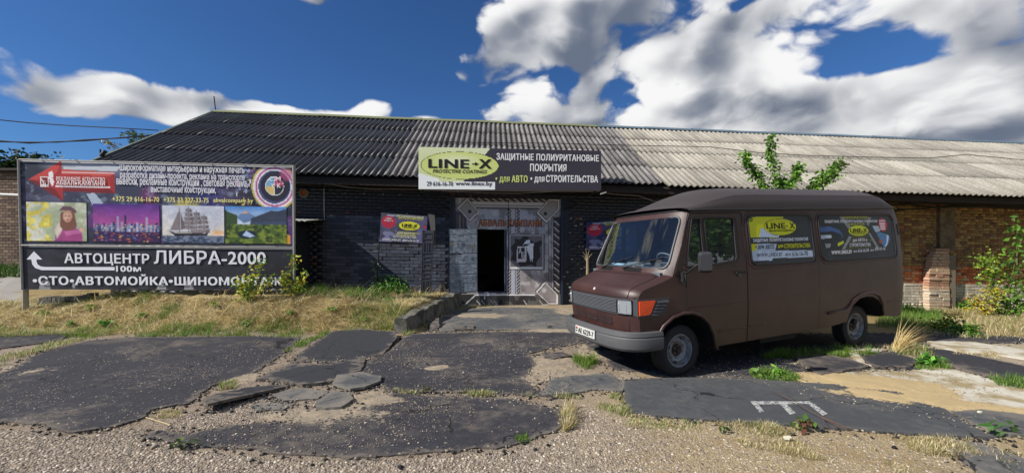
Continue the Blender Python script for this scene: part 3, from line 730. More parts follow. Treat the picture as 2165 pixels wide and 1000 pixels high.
def place_bricks(lst, b, mats_, parent, name='brick', D=.05, proud=.014, stuff=False, cols=None, jit=.003):
    if not lst: return
    if stuff:
        n = len(lst); A = np.array(lst); V = np.zeros((n, 8, 3)); s = np.array(((0,0,0),(1,0,0),(1,1,0),(0,1,0),(0,0,1),(1,0,1),(1,1,1),(0,1,1)), float)
        la = A[:, 0:1]+(s[None, :, 0]-.5)*A[:, 2:3]+rng.uniform(-.006,.006,(n,8)); lz = A[:, 1:2]+(s[None, :, 2]-.5)*A[:, 3:4]+rng.uniform(-.005,.005,(n,8))
        lb = b-proud+s[None, :, 1]*D+rng.uniform(-jit, jit, (n,1))+rng.uniform(-.002,.002,(n,8))
        V[..., 0] = la*CA-lb*SA; V[..., 1] = YW+la*SA+lb*CA; V[..., 2] = lz-SH*la
        q = np.array([(0,3,2,1),(4,5,6,7),(0,1,5,4),(1,2,6,5),(3,0,4,7)]); Fc = (q[None]+np.arange(n)[:, None, None]*8).reshape(-1, 4)
        mk(name, V, Fc, mats_, parent, cols=None if cols is None else np.repeat(cols, 8, axis=0), kind='stuff'); return
    cache = {}
    for (a, z, L, H) in lst:
        key = (round(L, 1), random.randrange(3), random.randrange(len(mats_)))
        if key not in cache: cache[key] = (brick_mesh(hash(key) & 1023, L, D, H, mats_[key[2]]), L)
        me, L0 = cache[key]; o = link(name, me, parent)
        p = B(a, b-proud+D/2+random.uniform(-jit, jit), z); o.location = p-OFF[parent.name]; o.rotation_euler = (0, SH, AL); o.scale = (L/L0, 1, 1)
allb = course(A0, A1, -.2, 3.55, .275, .103, 1)
def in_gate(c): return GL-.14 < c[0]+c[2]/2 and c[0]-c[2]/2 < GR+.14 and c[1] < GT+.05
allb = [c for c in allb if not in_gate(c)]
near = [c for c in allb if -5.75 < c[0] < -1.95 and .30 < c[1] < 2.66]
near.sort(key=lambda c: abs(c[1]-1.6)); ind = near[:300]; s_ind = set(ind)
place_bricks(ind, 0, [mat('sunlit_black_brick_a', '434856', .5, var=.3, bump=.6, bscale=45, coord='Pos', bdist=.006), mat('sunlit_black_brick_b', '363b47', .6, var=.3, bump=.7, bscale=30, coord='Pos', bdist=.008), mat('sunlit_black_brick_c', '4f5563', .5, var=.3, bump=.6, bscale=45, coord='Pos')], bl, 'painted_brick', jit=.010, proud=.018)  # sunlit stretch of the black wall: extra sunlight put into lighter brick colours
place_bricks([c for c in allb if c not in s_ind], 0, M_BLK2, bl, 'painted_brick', stuff=True)
# chips where the black paint has come off
g = Geo()
def chip(px, py, w, h, b=-.017):
    a, z = fa(px, b), fz(px, py, b); n = 7
    g.add([B(a+w*math.cos(6.283*i/n)*random.uniform(.6,1.1), b, z+h*math.sin(6.283*i/n)*random.uniform(.6,1.1)) for i in range(n)], [tuple(range(n))])
for x_, y_ in ((1207,462),(1215,467),(1229,463),(1217,477),(1229,474),(1205,492),(1225,521),(1232,521),(1210,548),(1222,558),(1229,568),(1200,575),(1193,585),(1226,580),(1200,600),(1212,606),(1236,565),(1219,593),(668,479),(939,620),(930,613),(925,628),(937,634),(860,452),(700,455),(730,409),(770,410),(810,411),(845,412),(885,413),(933,428),(995,414),(1013,418)):
    chip(x_, y_, random.uniform(.02,.06), random.uniform(.012,.03))
g.obj('paint_chip', mat('bare_pale_brick', '9a8d80', .95, var=.5, vscale=20, coord='Pos'), bl, kind='stuff')
g = Geo()
for x_, y_ in ((664,545),(664,557),(630,447),(735,450),(1222,462),(958,410)): chip(x_, y_, .09, .03)
g.obj('paint_chip', mat('bare_red_brick', '7e4430', .95, var=.3, coord='Pos'), bl, kind='stuff')
# unpainted right-hand wall
zr = lambda c: c[1]
rb = course(A1-.28, A2, -.9, 3.7, .262, .097, 3, 'mix')
ZRED1, ZRED0 = fz(2000, 563, RW), fz(2000, 600, RW)
pil0, pil1 = fa(1979, RW), fa(2010, RW)
def colour(c):
    if c[1] > ZRED1: L = ['9c8050', 'a88a58', '8e6e44', 'ab8c5c', '94684a', '82624a']
    elif c[1] > ZRED0: L = ['c8703f', 'd07f4c', 'b86540', 'd0966a', 'c4a282']
    else: L = ['bcb3a0', 'b0a694', 'c6bdab', 'a69c8a']
    return random.choice(L)
vis = [c for c in rb if fa(1870, RW) < c[0] < fa(2185, RW)]
vis.sort(key=lambda c: abs(c[1]-.75)+.05*abs(c[0]-12.5)); 
bym = {}
for c in vis[:270]: bym.setdefault(colour(c), []).append(c)
for col_, lst in bym.items(): place_bricks(lst, RW, [mat('brick_'+col_, col_, .9, var=.35, vscale=6, rand=.12, bump=.7, bscale=50, coord='Pos', bdist=.008)], bl, 'brick', jit=.008)
sv_ = set(vis); rest = vis[270:]+[c for c in rb if c not in sv_]
cl = np.array([lin(colour(c)) for c in rest])*rng.uniform(.7, 1.2, (len(rest), 1))
place_bricks(rest, RW, M_VCOL(), bl, 'brick', stuff=True, cols=cl, jit=.008)
# pilaster: slim upper shaft, wide ragged buttress below
pl = Geo(); wallbox(pl, pil0, pil1, RW-.13, RW+.05, fz(2000,531,RW), 3.62); pl = pl.obj('pilaster', mat('pilaster_plaster', '75674f', .95, var=.4, vscale=4, bump=.8, bscale=30, coord='Pos', col2='5c4c3a'), bl)
b0 = Geo(); wallbox(b0, fa(1966,RW)+.06, fa(2008,RW)-.03, RW-.20, RW+.05, -1.0, fz(1990,540,RW)); b0 = b0.obj('buttress', M_MORT, bl)
zt, zb_ = fz(1990, 531, RW), -.55; k = 0; z = zb_
while z < zt:
    f = (z-zb_)/(zt-zb_); aL = fa(1963, RW-.22)+.0+max(0, f-.68)*.75+random.uniform(-.012,.02); aR = fa(2007, RW-.22)+random.uniform(-.02,.01)
    n = 3 if k % 2 else 2; w = (aR-aL)/n
    col_ = random.choice(['c6bca8','b8ac98','bda58e','cabfac'] if f < .45 else ['b89c80','a87f66','bda68e','b8977c'])
    place_bricks([(aL+w*(i+.5), z+.045, w-.012, .085) for i in range(n)], RW-.235, [mat('brick_'+col_, col_, .9, var=.35, vscale=6, rand=.12, bump=.7, bscale=50, coord='Pos', bdist=.008)], b0, 'brick', D=.2, proud=0, jit=.018)
    z += .097; k += 1

# ---------------------------------------------------------------- tin-roofed vestibule on the left
vr = root('brick_lean_to', B(-6.9, -.6, .3), 'small black brick lean-to with a ragged tin roof beside the large billboard', 'lean-to')
vR = fa(657, 0); zt = fz(670, 466, -.2)
g = Geo(); wallbox(g, vR-1.9, vR, -1.05, -.03, -.1, zt-.12); g.obj('wall', M_BLK, vr)
lst = []
for k in range(23):
    z = .1+k*.103; b = -1.05+(.13 if k % 2 else 0)
    while b < -.05:
        b1 = min(b+.26, -.04)
        if z < zt-.25: lst.append((b, b1, z))
        b += .275
g = Geo()
for b, b1, z in lst:
    j = random.uniform(0, .006); wallbox(g, vR-.03, vR+.012+j, b+.01, b1, z+.007, z+.096)
g.obj('painted_brick', M_BLK2, vr, kind='stuff')
aR = fa(690, -.05)
V = []; Fc = []; n = 57
for i_, (b, z) in enumerate(((-1.35, zt-.10), (-.02, zt+.04))):
    for k in range(n):
        a = aR-1.95*(1-k/(n-1)); V.append(B(a, b, z+.018*math.cos(k*math.pi/2)))
for k in range(n-1): Fc.append((k, k+1, n+k+1, n+k))
mk('tin_roof', V, Fc, mat('pale_tin', 'b9bcb8', .5, metal=.2, var=.3, coord='Pos'), vr, smooth=True)
# vent hole with a rusty rim in the black wall
vh = root('vent_pipe', FB(642, 409, 0), 'round rusty vent opening high in the black wall above the lean-to', 'vent')
g = Geo(); c0 = FB(642, 408, -.03)
g.lathe([(.10,-.02),(.13,-.03),(.15,0),(.15,.03)], c0, (-SA*-1*-1, CA, 0), (0,0,1), 20); g.obj('rim', mat('old_plaster_rim', '6b6456', .9), vh, smooth=True)
g = Geo(); g.lathe([(0,.0),(.09,.0),(.11,-.005)], c0+Vector((0,0,-.03)), (0,1,0), (0,0,1), 16); g.obj('rusty_flap', mat('orange_rust', '8f4a20', .9, var=.4, vscale=14), vh)

# ---------------------------------------------------------------- gate
gt = root('workshop_gate', FB(1074, 646, -.04), 'tall double metal gate covered with a grey printed mural, wicket standing open', 'gate')
K = 1154/300
def gpx(x, y): return (940+x/K, 400+y/K)
gpan = Panel([(963,418),(1185,421),(1185,645.5),(963,646)], [FB(963,418,-.045), FB(1185,421,-.045), FB(1185,645.5,-.045), FB(963,646,-.045)])
if gpan.n.y > 0: gpan.n = -gpan.n
cu = lambda x: (x-88)/(945-88); cv_ = lambda y: (y-68)/(946-68)
def q(*pts): return [(cu(x), cv_(y)) for x, y in pts]
cv = Canvas(170, 172, '8a868c')
cv.noise(7,5,.35,.7,'b5b1b4',.8,1).noise(12,9,.5,.75,'67636a',.55,2).noise(30,26,.5,.7,'d0cccc',.3,3)
cv.rect(cu(290), cv_(160), cu(500), cv_(245), 'aeb4c6', .75); cv.rect(cu(608), cv_(160), cu(745), cv_(245), 'b4bacb', .8); cv.rect(cu(608), cv_(305), cu(838), cv_(352), 'a9abb8', .7)
cv.poly(q((608,656),(838,656),(838,780),(812,742),(730,828),(740,850),(608,850)), '9a918f', .8); cv.noise(16,14,.48,.66,'544c4c',.6,6); cv.noise(22,18,.55,.7,'dcd8d6',.5,7)
cv.poly(q((178,190),(262,300),(262,330),(178,330)), 'a8a2a4', .7); cv.line(cu(190), cv_(300), cu(262), cv_(385), .014, 'd8d4d2'); cv.line(cu(170), cv_(300), cu(255), cv_(400), .010, '3a3434')
cv.rect(cu(88), cv_(180), cu(178), cv_(850), '30292a', .92); cv.rect(cu(120), cv_(210), cu(128), cv_(850), '8a7c7a'); cv.rect(cu(150), cv_(230), cu(156), cv_(850), '7a6c6a')
for x_ in (842, 862): cv.rect(cu(x_), cv_(250), cu(x_+9), cv_(860), '4c3f40')
cv.rect(cu(882), cv_(215), cu(945), cv_(860), '2c2727')
for k in range(12): cv.line(cu(895), cv_(250+k*55), cu(932), cv_(282+k*55), .012, 'c9c4c2', .9)
for k in range(12): cv.line(cu(898), cv_(275+k*55), cu(930), cv_(300+k*55), .010, '6a5f5d', .9)
cv.rect(cu(205), cv_(68), cu(840), cv_(100), '393230')
for k in range(11): cv.line(cu(215+k*58), cv_(72), cu(255+k*58), cv_(98), .014, 'aaa49a', .9)
cv.rect(cu(215), cv_(100), cu(800), cv_(122), 'cac6c4'); cv.rect(cu(215), cv_(122), cu(800), cv_(130), '4a4646'); cv.rect(cu(240), cv_(130), cu(780), cv_(143), 'bdb9b9'); cv.rect(cu(250), cv_(143), cu(770), cv_(154), '3c3838')
for y0, y1 in ((155,352),(652,852)):
    cv.rect(cu(512), cv_(y0), cu(608), cv_(y1), '3d393c'); cv.rect(cu(538), cv_(y0), cu(580), cv_(y1), 'b9b9c2')
    cv.rect(cu(566), cv_(y0), cu(578), cv_(y1), '7d7f8c')
    k = y0
    while k < y1: cv.line(cu(516), cv_(k+24), cu(534), cv_(k), .008, 'b7b4b4'); cv.line(cu(584), cv_(k+24), cu(604), cv_(k), .008, 'b7b4b4'); k += 28
cv.rect(cu(88), cv_(852), cu(945), cv_(946), '3a3838'); cv.noise(9,9,.5,.7,'6f6c6c',.0)
cv.put((cv.Y > cv_(852)) & (fbm(cv.X*14, cv.Y*9) > .56), '77736f', .5)
cv.rect(cu(245), cv_(853), cu(735), cv_(864), 'e4e2e0'); cv.line(cu(250), cv_(857), cu(168), cv_(938), .012, 'dcdad8'); cv.rect(cu(100), cv_(934), cu(170), cv_(943), 'dcdad8'); cv.rect(cu(790), cv_(934), cu(925), cv_(943), 'dcdad8')
for x_ in (260, 300, 375, 400, 640, 770): cv.line(cu(x_), cv_(905), cu(x_+26), cv_(938), .008, 'cfcbc6', .8)
cv.rect(cu(322), cv_(850), cu(332), cv_(895), 'd8d6d4', .8)
def corner(pts, hole, hc='2a2626'):
    cv.poly(q(*pts), '2f2a2a'); cx_ = sum(p[0] for p in pts)/len(pts); cy_ = sum(p[1] for p in pts)/len(pts)
    sh = lambda f: [(cx_+(x-cx_)*f, cy_+(y-cy_)*f) for x, y in pts]
    cv.poly(q(*sh(.93)), 'e0dcda'); cv.poly(q(*sh(.80)), '3c3636'); cv.poly(q(*sh(.74)), '9a9290'); cv.noise(40,40,.5,.7,'8a8280',0)
    cv.ell(cu(hole[0]), cv_(hole[1]), .026, .026, 'a9a5a2'); cv.ell(cu(hole[0]), cv_(hole[1]), .019, .019, hc)
corner([(98,150),(180,66),(290,185),(202,266)], (205,180)); corner([(738,190),(852,66),(942,68),(942,150),(825,274)], (820,190)); corner([(730,828),(812,742),(928,858),(928,942),(846,942)], (808,822), 'c9c6c2')
cv.rect(cu(514), cv_(358), cu(812), cv_(656), '4a4546'); cv.rect(cu(520), cv_(364), cu(806), cv_(650), 'aaa6a8'); cv.rect(cu(530), cv_(374), cu(796), cv_(632), '706b70')
cv.poly(q((532,470),(570,430),(565,395),(610,405),(640,376),(675,380),(690,400),(725,430),(785,410),(790,440),(770,470),(780,540),(745,590),(745,632),(700,610),(610,630),(590,590),(532,570),(550,520)), '2c282a')
cv.put((cv.Y > cv_(630)) & (cv.Y < cv_(645)) & (cv.X > cu(530)) & (cv.X < cu(796)), 'e6e4e4')
cv.poly(q((585,462),(662,458),(660,588),(583,592)), 'd5d3d6'); cv.poly(q((594,476),(650,472),(648,560),(592,562)), '252326')
cv.poly(q((632,450),(660,412),(684,402),(694,418),(690,434),(724,438),(716,480),(720,530),(712,592),(704,560),(696,585),(684,530),(668,500),(664,462),(690,440),(650,440)), 'e9e9ee')
cv.grain(.12)
cv.hole = (cv.X > cu(266)) & (cv.X < cu(486)) & (cv.Y > cv_(323)) & (cv.Y < cv_(836))
wob = lambda U, V: .012*np.exp(-((V-.97)/.09)**2)*np.sin(U*26)+.004*np.sin(U*9+V*7)
cL = Canvas(85, 172, '000000'); cR = Canvas(85, 172, '000000'); cL.a = cv.a[:, :85]; cR.a = cv.a[:, 85:]; cL.hole = cv.hole[:, :85]; cR.hole = cv.hole[:, 85:]
mpm = mat('mural_vinyl', attr='col', rough=.38, spec=.5)
def leafbox(u0, v0, u1, v1, g):
    g.add([gpan.pt(u,v,o_) for o_ in (-.045, -.008) for u, v in ((u0,v0),(u1,v0),(u1,v1),(u0,v1))], [(0,3,2,1),(4,5,6,7),(0,1,5,4),(1,2,6,5),(2,3,7,6),(3,0,4,7)])
um = cu(503)
g = Geo(); hu0, hu1, hv0, hv1 = cu(268), cu(484), cv_(325), cv_(834)
leafbox(0,0,um-.006,hv0,g); leafbox(0,hv0+.001,hu0,1,g); leafbox(hu1,hv0+.001,um-.006,1,g); leafbox(hu0+.001,hv1,hu1-.001,1,g)
lfL = g.obj('gate_leaf', mat('dark_steel', '23262c', .5, metal=.4), gt)
g = Geo(); leafbox(um+.004,0,1,1,g); lfR = g.obj('gate_leaf', MATS['dark_steel'], gt)
show_print('mural', cL, gpan, lfL, .006, (0,0,.5-.003,1), wob, mpm); show_print('mural', cR, gpan, lfR, .006, (.5+.003,0,1,1), wob, mpm)
def gtext(s, x0, y0, x1, y1, col, par, **k):
    a = gpx(x0, y0); b = gpx(x1, y1); return text(gpan, s, a[0], a[1], b[0], b[1], col, par, off=.022, **k)
gtext('АБВАЛЬ', 272,246,500,302,'241815',lfL,bold=.06); gtext('КАМПАНИ', 514,248,788,306,'241815',lfR,bold=.06)
for o_, s_, x0, x1, p_ in ((.026,'АБВАЛЬ',276,497,lfL),(.026,'КАМПАНИ',519,784,lfR)):
    a = gpx(x0,250); b = gpx(x1,300); text(gpan, s_, a[0], a[1], b[0], b[1], 'b0683f', p_, off=.026, bold=.04)
gtext('А', 598,482,626,525,'dcdade',lfR,bold=.03); gtext('Б', 622,512,646,558,'dcdade',lfR,bold=.03)
mj = mat('blue_black_frame', '1f2c44', .55, var=.3, coord='Pos')
g = Geo()
for u0, u1 in ((-.022,-.004),(1.004,1.022)):
    g.add([gpan.pt(u,v,o_) for o_ in (-.06,.03) for u, v in ((u0,-.02),(u1,-.02),(u1,1.0),(u0,1.0))], [(0,3,2,1),(4,5,6,7),(0,1,5,4),(1,2,6,5),(2,3,7,6),(3,0,4,7)])
g.obj('gate_post', mj, gt)
g = Geo()
g.add([gpan.pt(u,v,o_) for o_ in (-.045,.012) for u, v in ((hu0,hv1-.004),(um,hv1-.004),(um,hv1+.01),(hu0,hv1+.01))], [(0,3,2,1),(4,5,6,7),(0,1,5,4),(1,2,6,5),(2,3,7,6),(3,0,4,7)])
g.add([gpan.pt(u,v,o_) for o_ in (-.045,.016) for u, v in ((hu1+.002,hv0),(hu1+.022,hv0),(hu1+.022,hv1),(hu1+.002,hv1))], [(0,3,2,1),(4,5,6,7),(0,1,5,4),(1,2,6,5),(2,3,7,6),(3,0,4,7)])
g.obj('wicket_frame', mj, gt)
# the open wicket: seven printed boards on a steel frame
W0 = lambda x, y, b: FB(*gpx(x, y), b)
TL, TR, BR, BL = W0(35,326,-.42), W0(266,324,-.10), W0(268,836,-.10), W0(36,846,-.42)
wp = Panel([gpx(35,326), gpx(266,324), gpx(268,836), gpx(36,846)], [TL, TR, BR, BL]); 
if wp.n.y > 0: wp.n = -wp.n
wd = Geo(); wd.add([wp.pt(u,v,o_) for o_ in (-.04,0) for u, v in ((0,0),(1,0),(1,1),(0,1))], [(0,3,2,1),(4,5,6,7),(0,1,5,4),(1,2,6,5),(2,3,7,6),(3,0,4,7)])
wd = wd.obj('wicket_door', mj, gt)
vb = [0, .09, .20, .40-.01, .553, .715, .855, 1.0]
for k in range(7):
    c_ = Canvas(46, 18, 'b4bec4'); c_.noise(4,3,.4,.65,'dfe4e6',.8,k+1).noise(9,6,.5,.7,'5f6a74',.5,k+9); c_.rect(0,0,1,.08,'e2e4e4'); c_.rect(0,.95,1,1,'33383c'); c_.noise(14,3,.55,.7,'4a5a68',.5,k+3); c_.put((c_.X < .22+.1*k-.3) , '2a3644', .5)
    if k == 2:
        for x_ in (.62,.72,.82,.88): c_.rect(x_,.15,x_+.03,.75,'b08a3c',.8)
        c_.rect(.05,.1,.2,.2,'c9b24a')
    show_print('plank', c_, wp, wd, .006+.0015*(k % 2), (.02, vb[k]+.001, .985, vb[k+1]-.001), None, mpm)
g = Geo(); p = [wp.pt(.03,.4,.03), wp.pt(.22,.385,.05), wp.pt(.42,.395,.03)]; g.tube(p, .012, 6); g.obj('handle', mat('dark_steel'), wd)

# ---------------------------------------------------------------- sign over the gate
SB = -1.15
sg = root('overhead_sign', B(fa(1078, SB), SB+.5, 3.3), 'wide white and dark advertising box sign mounted above the workshop gate', 'sign')
spx = [(885,311),(1271,319),(1271,402.5),(885,400)]; sp = Panel(spx, [FB(x, y, SB) for x, y in spx])
if sp.n.y > 0: sp.n = -sp.n
g = Geo(); g.add([sp.pt(u,v,o_) for o_ in (-.35,0) for u, v in ((0,0),(1,0),(1,1),(0,1))], [(0,3,2,1),(4,5,6,7),(0,1,5,4),(1,2,6,5),(2,3,7,6),(3,0,4,7)])
g.obj('sign_box', mat('sign_metal', '8f8f92', .5, metal=.2), sg)
cv = Canvas(250, 60, '3b3740'); k = 2.5
sx = lambda x: ((620+x/k)-885)/386; sy = lambda y: ((280+y/k)-313)/88
cv.poly([(0,0),(sx(1035),0),(sx(860),1),(0,1)], 'dde2c4'); 
m_ = cv.inside([(0,0),(sx(1035),0),(sx(860),1),(0,1)])
g1 = np.clip(1-np.hypot((cv.X-.1)*2.2, cv.Y-.6), 0, 1)
cv.put(m_, 'c5d07c', .75*g1); cv.poly([(0,.62),(.10,.74),(.16,1),(0,1)], 'e9ecec'); 
cv.rect(0, .81, sx(1062), 1, 'e9ebea'); cv.ell(sx(877), sy(176), .212, .335, '2c2b2a'); cv.ell(sx(877), sy(176), .208, .325, 'ccd67e')
cv.ell(sx(860), sy(150), .15, .2, 'e4e9c4', .8, soft=.8); cv.grain(.04, 8, 4)
pr_ = show_print('banner', cv, sp, sg, .004)
def T(s, x0, y0, x1, y1, col, **k): return text(sp, s, x0, y0, x1, y1, col, sg, off=.010, **k)
T('LINE', 905,337,990,356,'1f1d1e',bold=.045); T('X', 1010,337,1037,357,'1f1d1e',bold=.045); T('PROTECTIVE COATINGS', 914,359,1027,366.5,'2a2826',bold=.02,italic=.25)
shape(sp, [(1002,343),(1010,347),(1002,351)], '1f1d1e', sg, .010); 
for i_ in range(3): shape(sp, [(996+i_*2.2,345.5),(997.4+i_*2.2,345.5),(997.4+i_*2.2,348.5),(996+i_*2.2,348.5)], '1f1d1e', sg, .010)
T('29 616-16-70', 902,384,956,393.5,'24222a',bold=.014); T('www.linex.by', 961,384,1038,395,'24222a',bold=.015)
T('ЗАЩИТНЫЕ ПОЛИУРИТАНОВЫЕ', 1047,326,1266,343,'e8e8e8',bold=.035); T('ПОКРЫТИЯ', 1118,347,1196,363,'e8e8e8',bold=.035)
T('• для', 1045,374,1075,388,'ccd67e',bold=.02); T('АВТО', 1079,371,1113,386,'ccd67e',bold=.045); T('• для', 1119,374,1149,388,'e8e8e8',bold=.02); T('СТРОИТЕЛЬСТВА', 1152,371,1264,386,'e8e8e8',bold=.04)
ms = mat('dark_steel'); g = Geo()
for px_, qx in ((893, 950), (1262, 1196)):
    g = Geo(); top = FB(px_, 403, SB+.1); wall = FB(qx, 442, -.02); g.tube([top, wall], .022, 6); g.tube([top, Vector((top.x, top.y+1.0, top.z+.0))], .022, 6); g.obj('bracket', ms, sg)
pass
g = Geo(); e_ = sp.pt(1.0,1.0,.02); g.box(e_+Vector((-.02,0,-.12)), (.16,0,.05), (0,.08,0), (0,0,.03)); g.obj('lamp_bar', mat('bright_tin','b8b8b4',.4,metal=.3), sg)

# ---------------------------------------------------------------- small posters
def small_poster(cvs, pan, par):
    cvs.noise(5,4,.45,.65,'5b5580',.6,2).noise(9,7,.5,.7,'23252c',.5,4)
    for yy, xx0, xx1 in ((.04,.36,.95),(.10,.40,.92),(.62,.42,.88),(.70,.38,.80)):
        k = xx0
        while k < xx1: cvs.ell(k, yy+.03, .028, .036, 'b9b53a'); cvs.ell(k, yy+.03, .014, .018, '23252c'); k += .06
    cvs.put((cvs.Y > .55) & (cvs.X < .35) & (fbm(cvs.X*6, cvs.Y*5) > .5), '8a8cb0', .7); cvs.put((cvs.Y > .5) & (cvs.X > .8), '6c6a9a', .6)
    cvs.ell(.17, .30, .15, .22, 'b02a44'); cvs.ell(.62, .40, .235, .17, '2a2a20'); cvs.ell(.62, .40, .225, .155, 'd6d23a'); cvs.rect(.93,.36,.99,.44,'b02a44')
    show_print('print', cvs, pan, par, .004); t = lambda s, a, b, c, d, col, **k: text(pan, s, a, b, c, d, col, par, off=.008, px=False, **k)
    t('LINE-X', .46,.33,.79,.44,'1c1c18',bold=.05); t('PROTECTIVE COATINGS',.50,.455,.75,.49,'2a2a20'); t('ЗАЩИТНЫЕ ПОЛИУРЕТАНОВЫЕ',.13,.045,.92,.12,'c9ccd8',bold=.03)
    t('100%',.11,.16,.23,.22,'e8d8dc',bold=.02); t('ЗАЩИТА',.07,.24,.27,.30,'e8d8dc',bold=.02); t('ДЛЯ АВТО И',.36,.64,.74,.73,'cfd0d0',bold=.03); t('СТРОИТЕЛЬСТВА',.30,.76,.79,.85,'cfd0d0',bold=.03); t('WWW.LINEX.BY  8029 616-16-70',.06,.89,.84,.96,'e2e2e6',bold=.025)
pb = -.62; ppx = [(806,449.5),(904,457),(901,515),(802,510)]
pp = root('poster_stand', B(fa(803, pb), pb, .35), 'creased advertising poster on two thin steel posts in front of the black wall', 'poster')
pan = Panel(ppx, [FB(x, y, pb) for x, y in ppx]); pan.n = pan.n if pan.n.y < 0 else -pan.n
g = Geo(); g.add([pan.pt(u,v,o_) for o_ in (-.02,0) for u, v in ((0,0),(1,0),(1,1),(0,1))], [(0,3,2,1),(4,5,6,7),(0,1,5,4),(1,2,6,5),(2,3,7,6),(3,0,4,7)]); bd = g.obj('board', mat('dark_steel'), pp)
small_poster(Canvas(90, 58, '4a4c58'), pan, pp)
for x0, x1 in ((802,797),(903,912)):
    g = Geo(); g.tube([FB(x0, 500, pb+.03), FB(x1, 620 if x0 < 850 else 646, pb+.03)], .022, 6); g.obj('post', mat('dark_steel'), pp)
ppx = [(1239,470),(1346,462),(1346,530),(1239,527)]; pw = root('wall_poster', FB(1239,527,-.06), 'dark blue advertising poster on the black wall behind the van windscreen', 'poster')
pan = Panel(ppx, [FB(x, y, -.07) for x, y in ppx]); pan.n = pan.n if pan.n.y < 0 else -pan.n
g = Geo(); g.add([pan.pt(u,v,o_) for o_ in (-.03,0) for u, v in ((0,0),(1,0),(1,1),(0,1))], [(0,3,2,1),(4,5,6,7),(0,1,5,4),(1,2,6,5),(2,3,7,6),(3,0,4,7)]); g.obj('board', mat('dark_steel'), pw)
small_poster(Canvas(90, 58, '2a3458'), pan, pw)
# black plastic liner leaning beside the poster
ln = root('plastic_liner', FB(900, 645, -.75), 'tall black ribbed plastic panel leaning against the right post of the poster', 'panel')
lpx = [(893,487),(918,487),(910,645),(889,645)]; lp = Panel(lpx, [FB(893,487,-.70), FB(918,487,-.70), FB(910,645,-.80), FB(889,645,-.80)]); lp.n = lp.n if lp.n.y < 0 else -lp.n
mpl = mat('black_plastic', '3a3b41', .45)
def lbox(g, u0, v0, u1, v1, o0, o1): g.add([lp.pt(u,v,o_) for o_ in (o0,o1) for u, v in ((u0,v0),(u1,v0),(u1,v1),(u0,v1))], [(0,3,2,1),(4,5,6,7),(0,1,5,4),(1,2,6,5),(2,3,7,6),(3,0,4,7)])
g = Geo(); lbox(g,0,0,1,1,-.05,0); g.obj('shell', mpl, ln)
for v0, v1, dbl in ((.03,.12,0),(.16,.31,1),(.35,.42,0),(.45,.53,0),(.57,.64,0),(.67,.84,1),(.88,.97,0)):
    g = Geo(); 
    for (u0,u1) in (((.12,.46),(.54,.88)) if dbl else ((.12,.88),)):
        lbox(g,u0,v0,u1,v0+.012,-.002,.022); lbox(g,u0,v1-.012,u1,v1,-.002,.022); lbox(g,u0,v0+.012,u0+.07,v1-.012,-.002,.022); lbox(g,u1-.07,v0+.012,u1,v1-.012,-.002,.022)
    g.obj('rib', mpl, ln)
g = Geo(); lbox(g,-.0,-.003,.06,1.003,-.04,.03); lbox(g,.94,-.003,1.0,1.003,-.04,.03); g.obj('rim', mpl, ln)
lb = Geo(); b_ = [FB(905,452,-.66), FB(919,455,-.66), FB(922,520,-.66), FB(916,520,-.66)]; lb.prism(b_, (0,.02,0)); lb.obj('backing_strip', mat('grey_board','55524e',.8), ln)

# ---------------------------------------------------------------- large billboard
YL, YR = 9.0, 9.46
bbpx = [(38,338),(620,352),(623,613),(48,613)]
def bbY(x): return YL+(YR-YL)*(x-45)/575
bb = root('billboard', (P(330,600,bbY(330)).x, bbY(330), .4), 'large two-part billboard with red arrow and four photos on the dry grass bank', 'billboard')
up_ = [(38,338),(620,352),(622,522),(46,517)]; lo_ = [(46,520),(622,526),(623,613),(49,612)]
pU = Panel(up_, [P(40,338,YL), P(620,352,YR), P(620,522,YR), P(44,517,YL)]); pL = Panel(lo_, [P(45,520,YL), P(621,526,YR), P(622,613,YR), P(48,612,YL)])
for p_ in (pU, pL):
    if p_.n.y > 0: p_.n = -p_.n
for p_, nm in ((pU,'upper_board'),(pL,'lower_board')):
    g = Geo(); g.add([p_.pt(u,v,o_) for o_ in (-.04,0) for u, v in ((0,0),(1,0),(1,1),(0,1))], [(0,3,2,1),(4,5,6,7),(0,1,5,4),(1,2,6,5),(2,3,7,6),(3,0,4,7)]); g.obj(nm, mat('white_frame','8f8f90',.6), bb)
KX = 660/1375
ux = lambda x: (x*KX-40)/580; uy = lambda y: (200+y*KX-342)/172
cv = Canvas(300, 96, '2b2c38')
cv.noise(4,3,.42,.62,'3d3f58',.8,1).noise(6,5,.52,.72,'5a4a72',.5,2).noise(14,10,.58,.75,'6f7890',.35,5)
cv.ell(ux(390), uy(310), .20, .16, 'aab2c0', .8, soft=.7); cv.ell(ux(560), uy(340), .24, .16, '55587a', .5, soft=.8)
cv.ell(ux(640), uy(440), .04, .16, '7a2a6a', .7, soft=.6); cv.ell(ux(810), uy(480), .06, .10, 'd9cc78', .8, soft=.5); cv.ell(ux(900), uy(450), .08, .18, '3a3a8a', .6, soft=.8)
cv.poly([(ux(365),uy(435)),(ux(400),uy(430)),(ux(440),uy(475)),(ux(395),uy(490))], 'b9c8da', .85); cv.noise(40,18,.62,.75,'9fb0c4',.35,8)
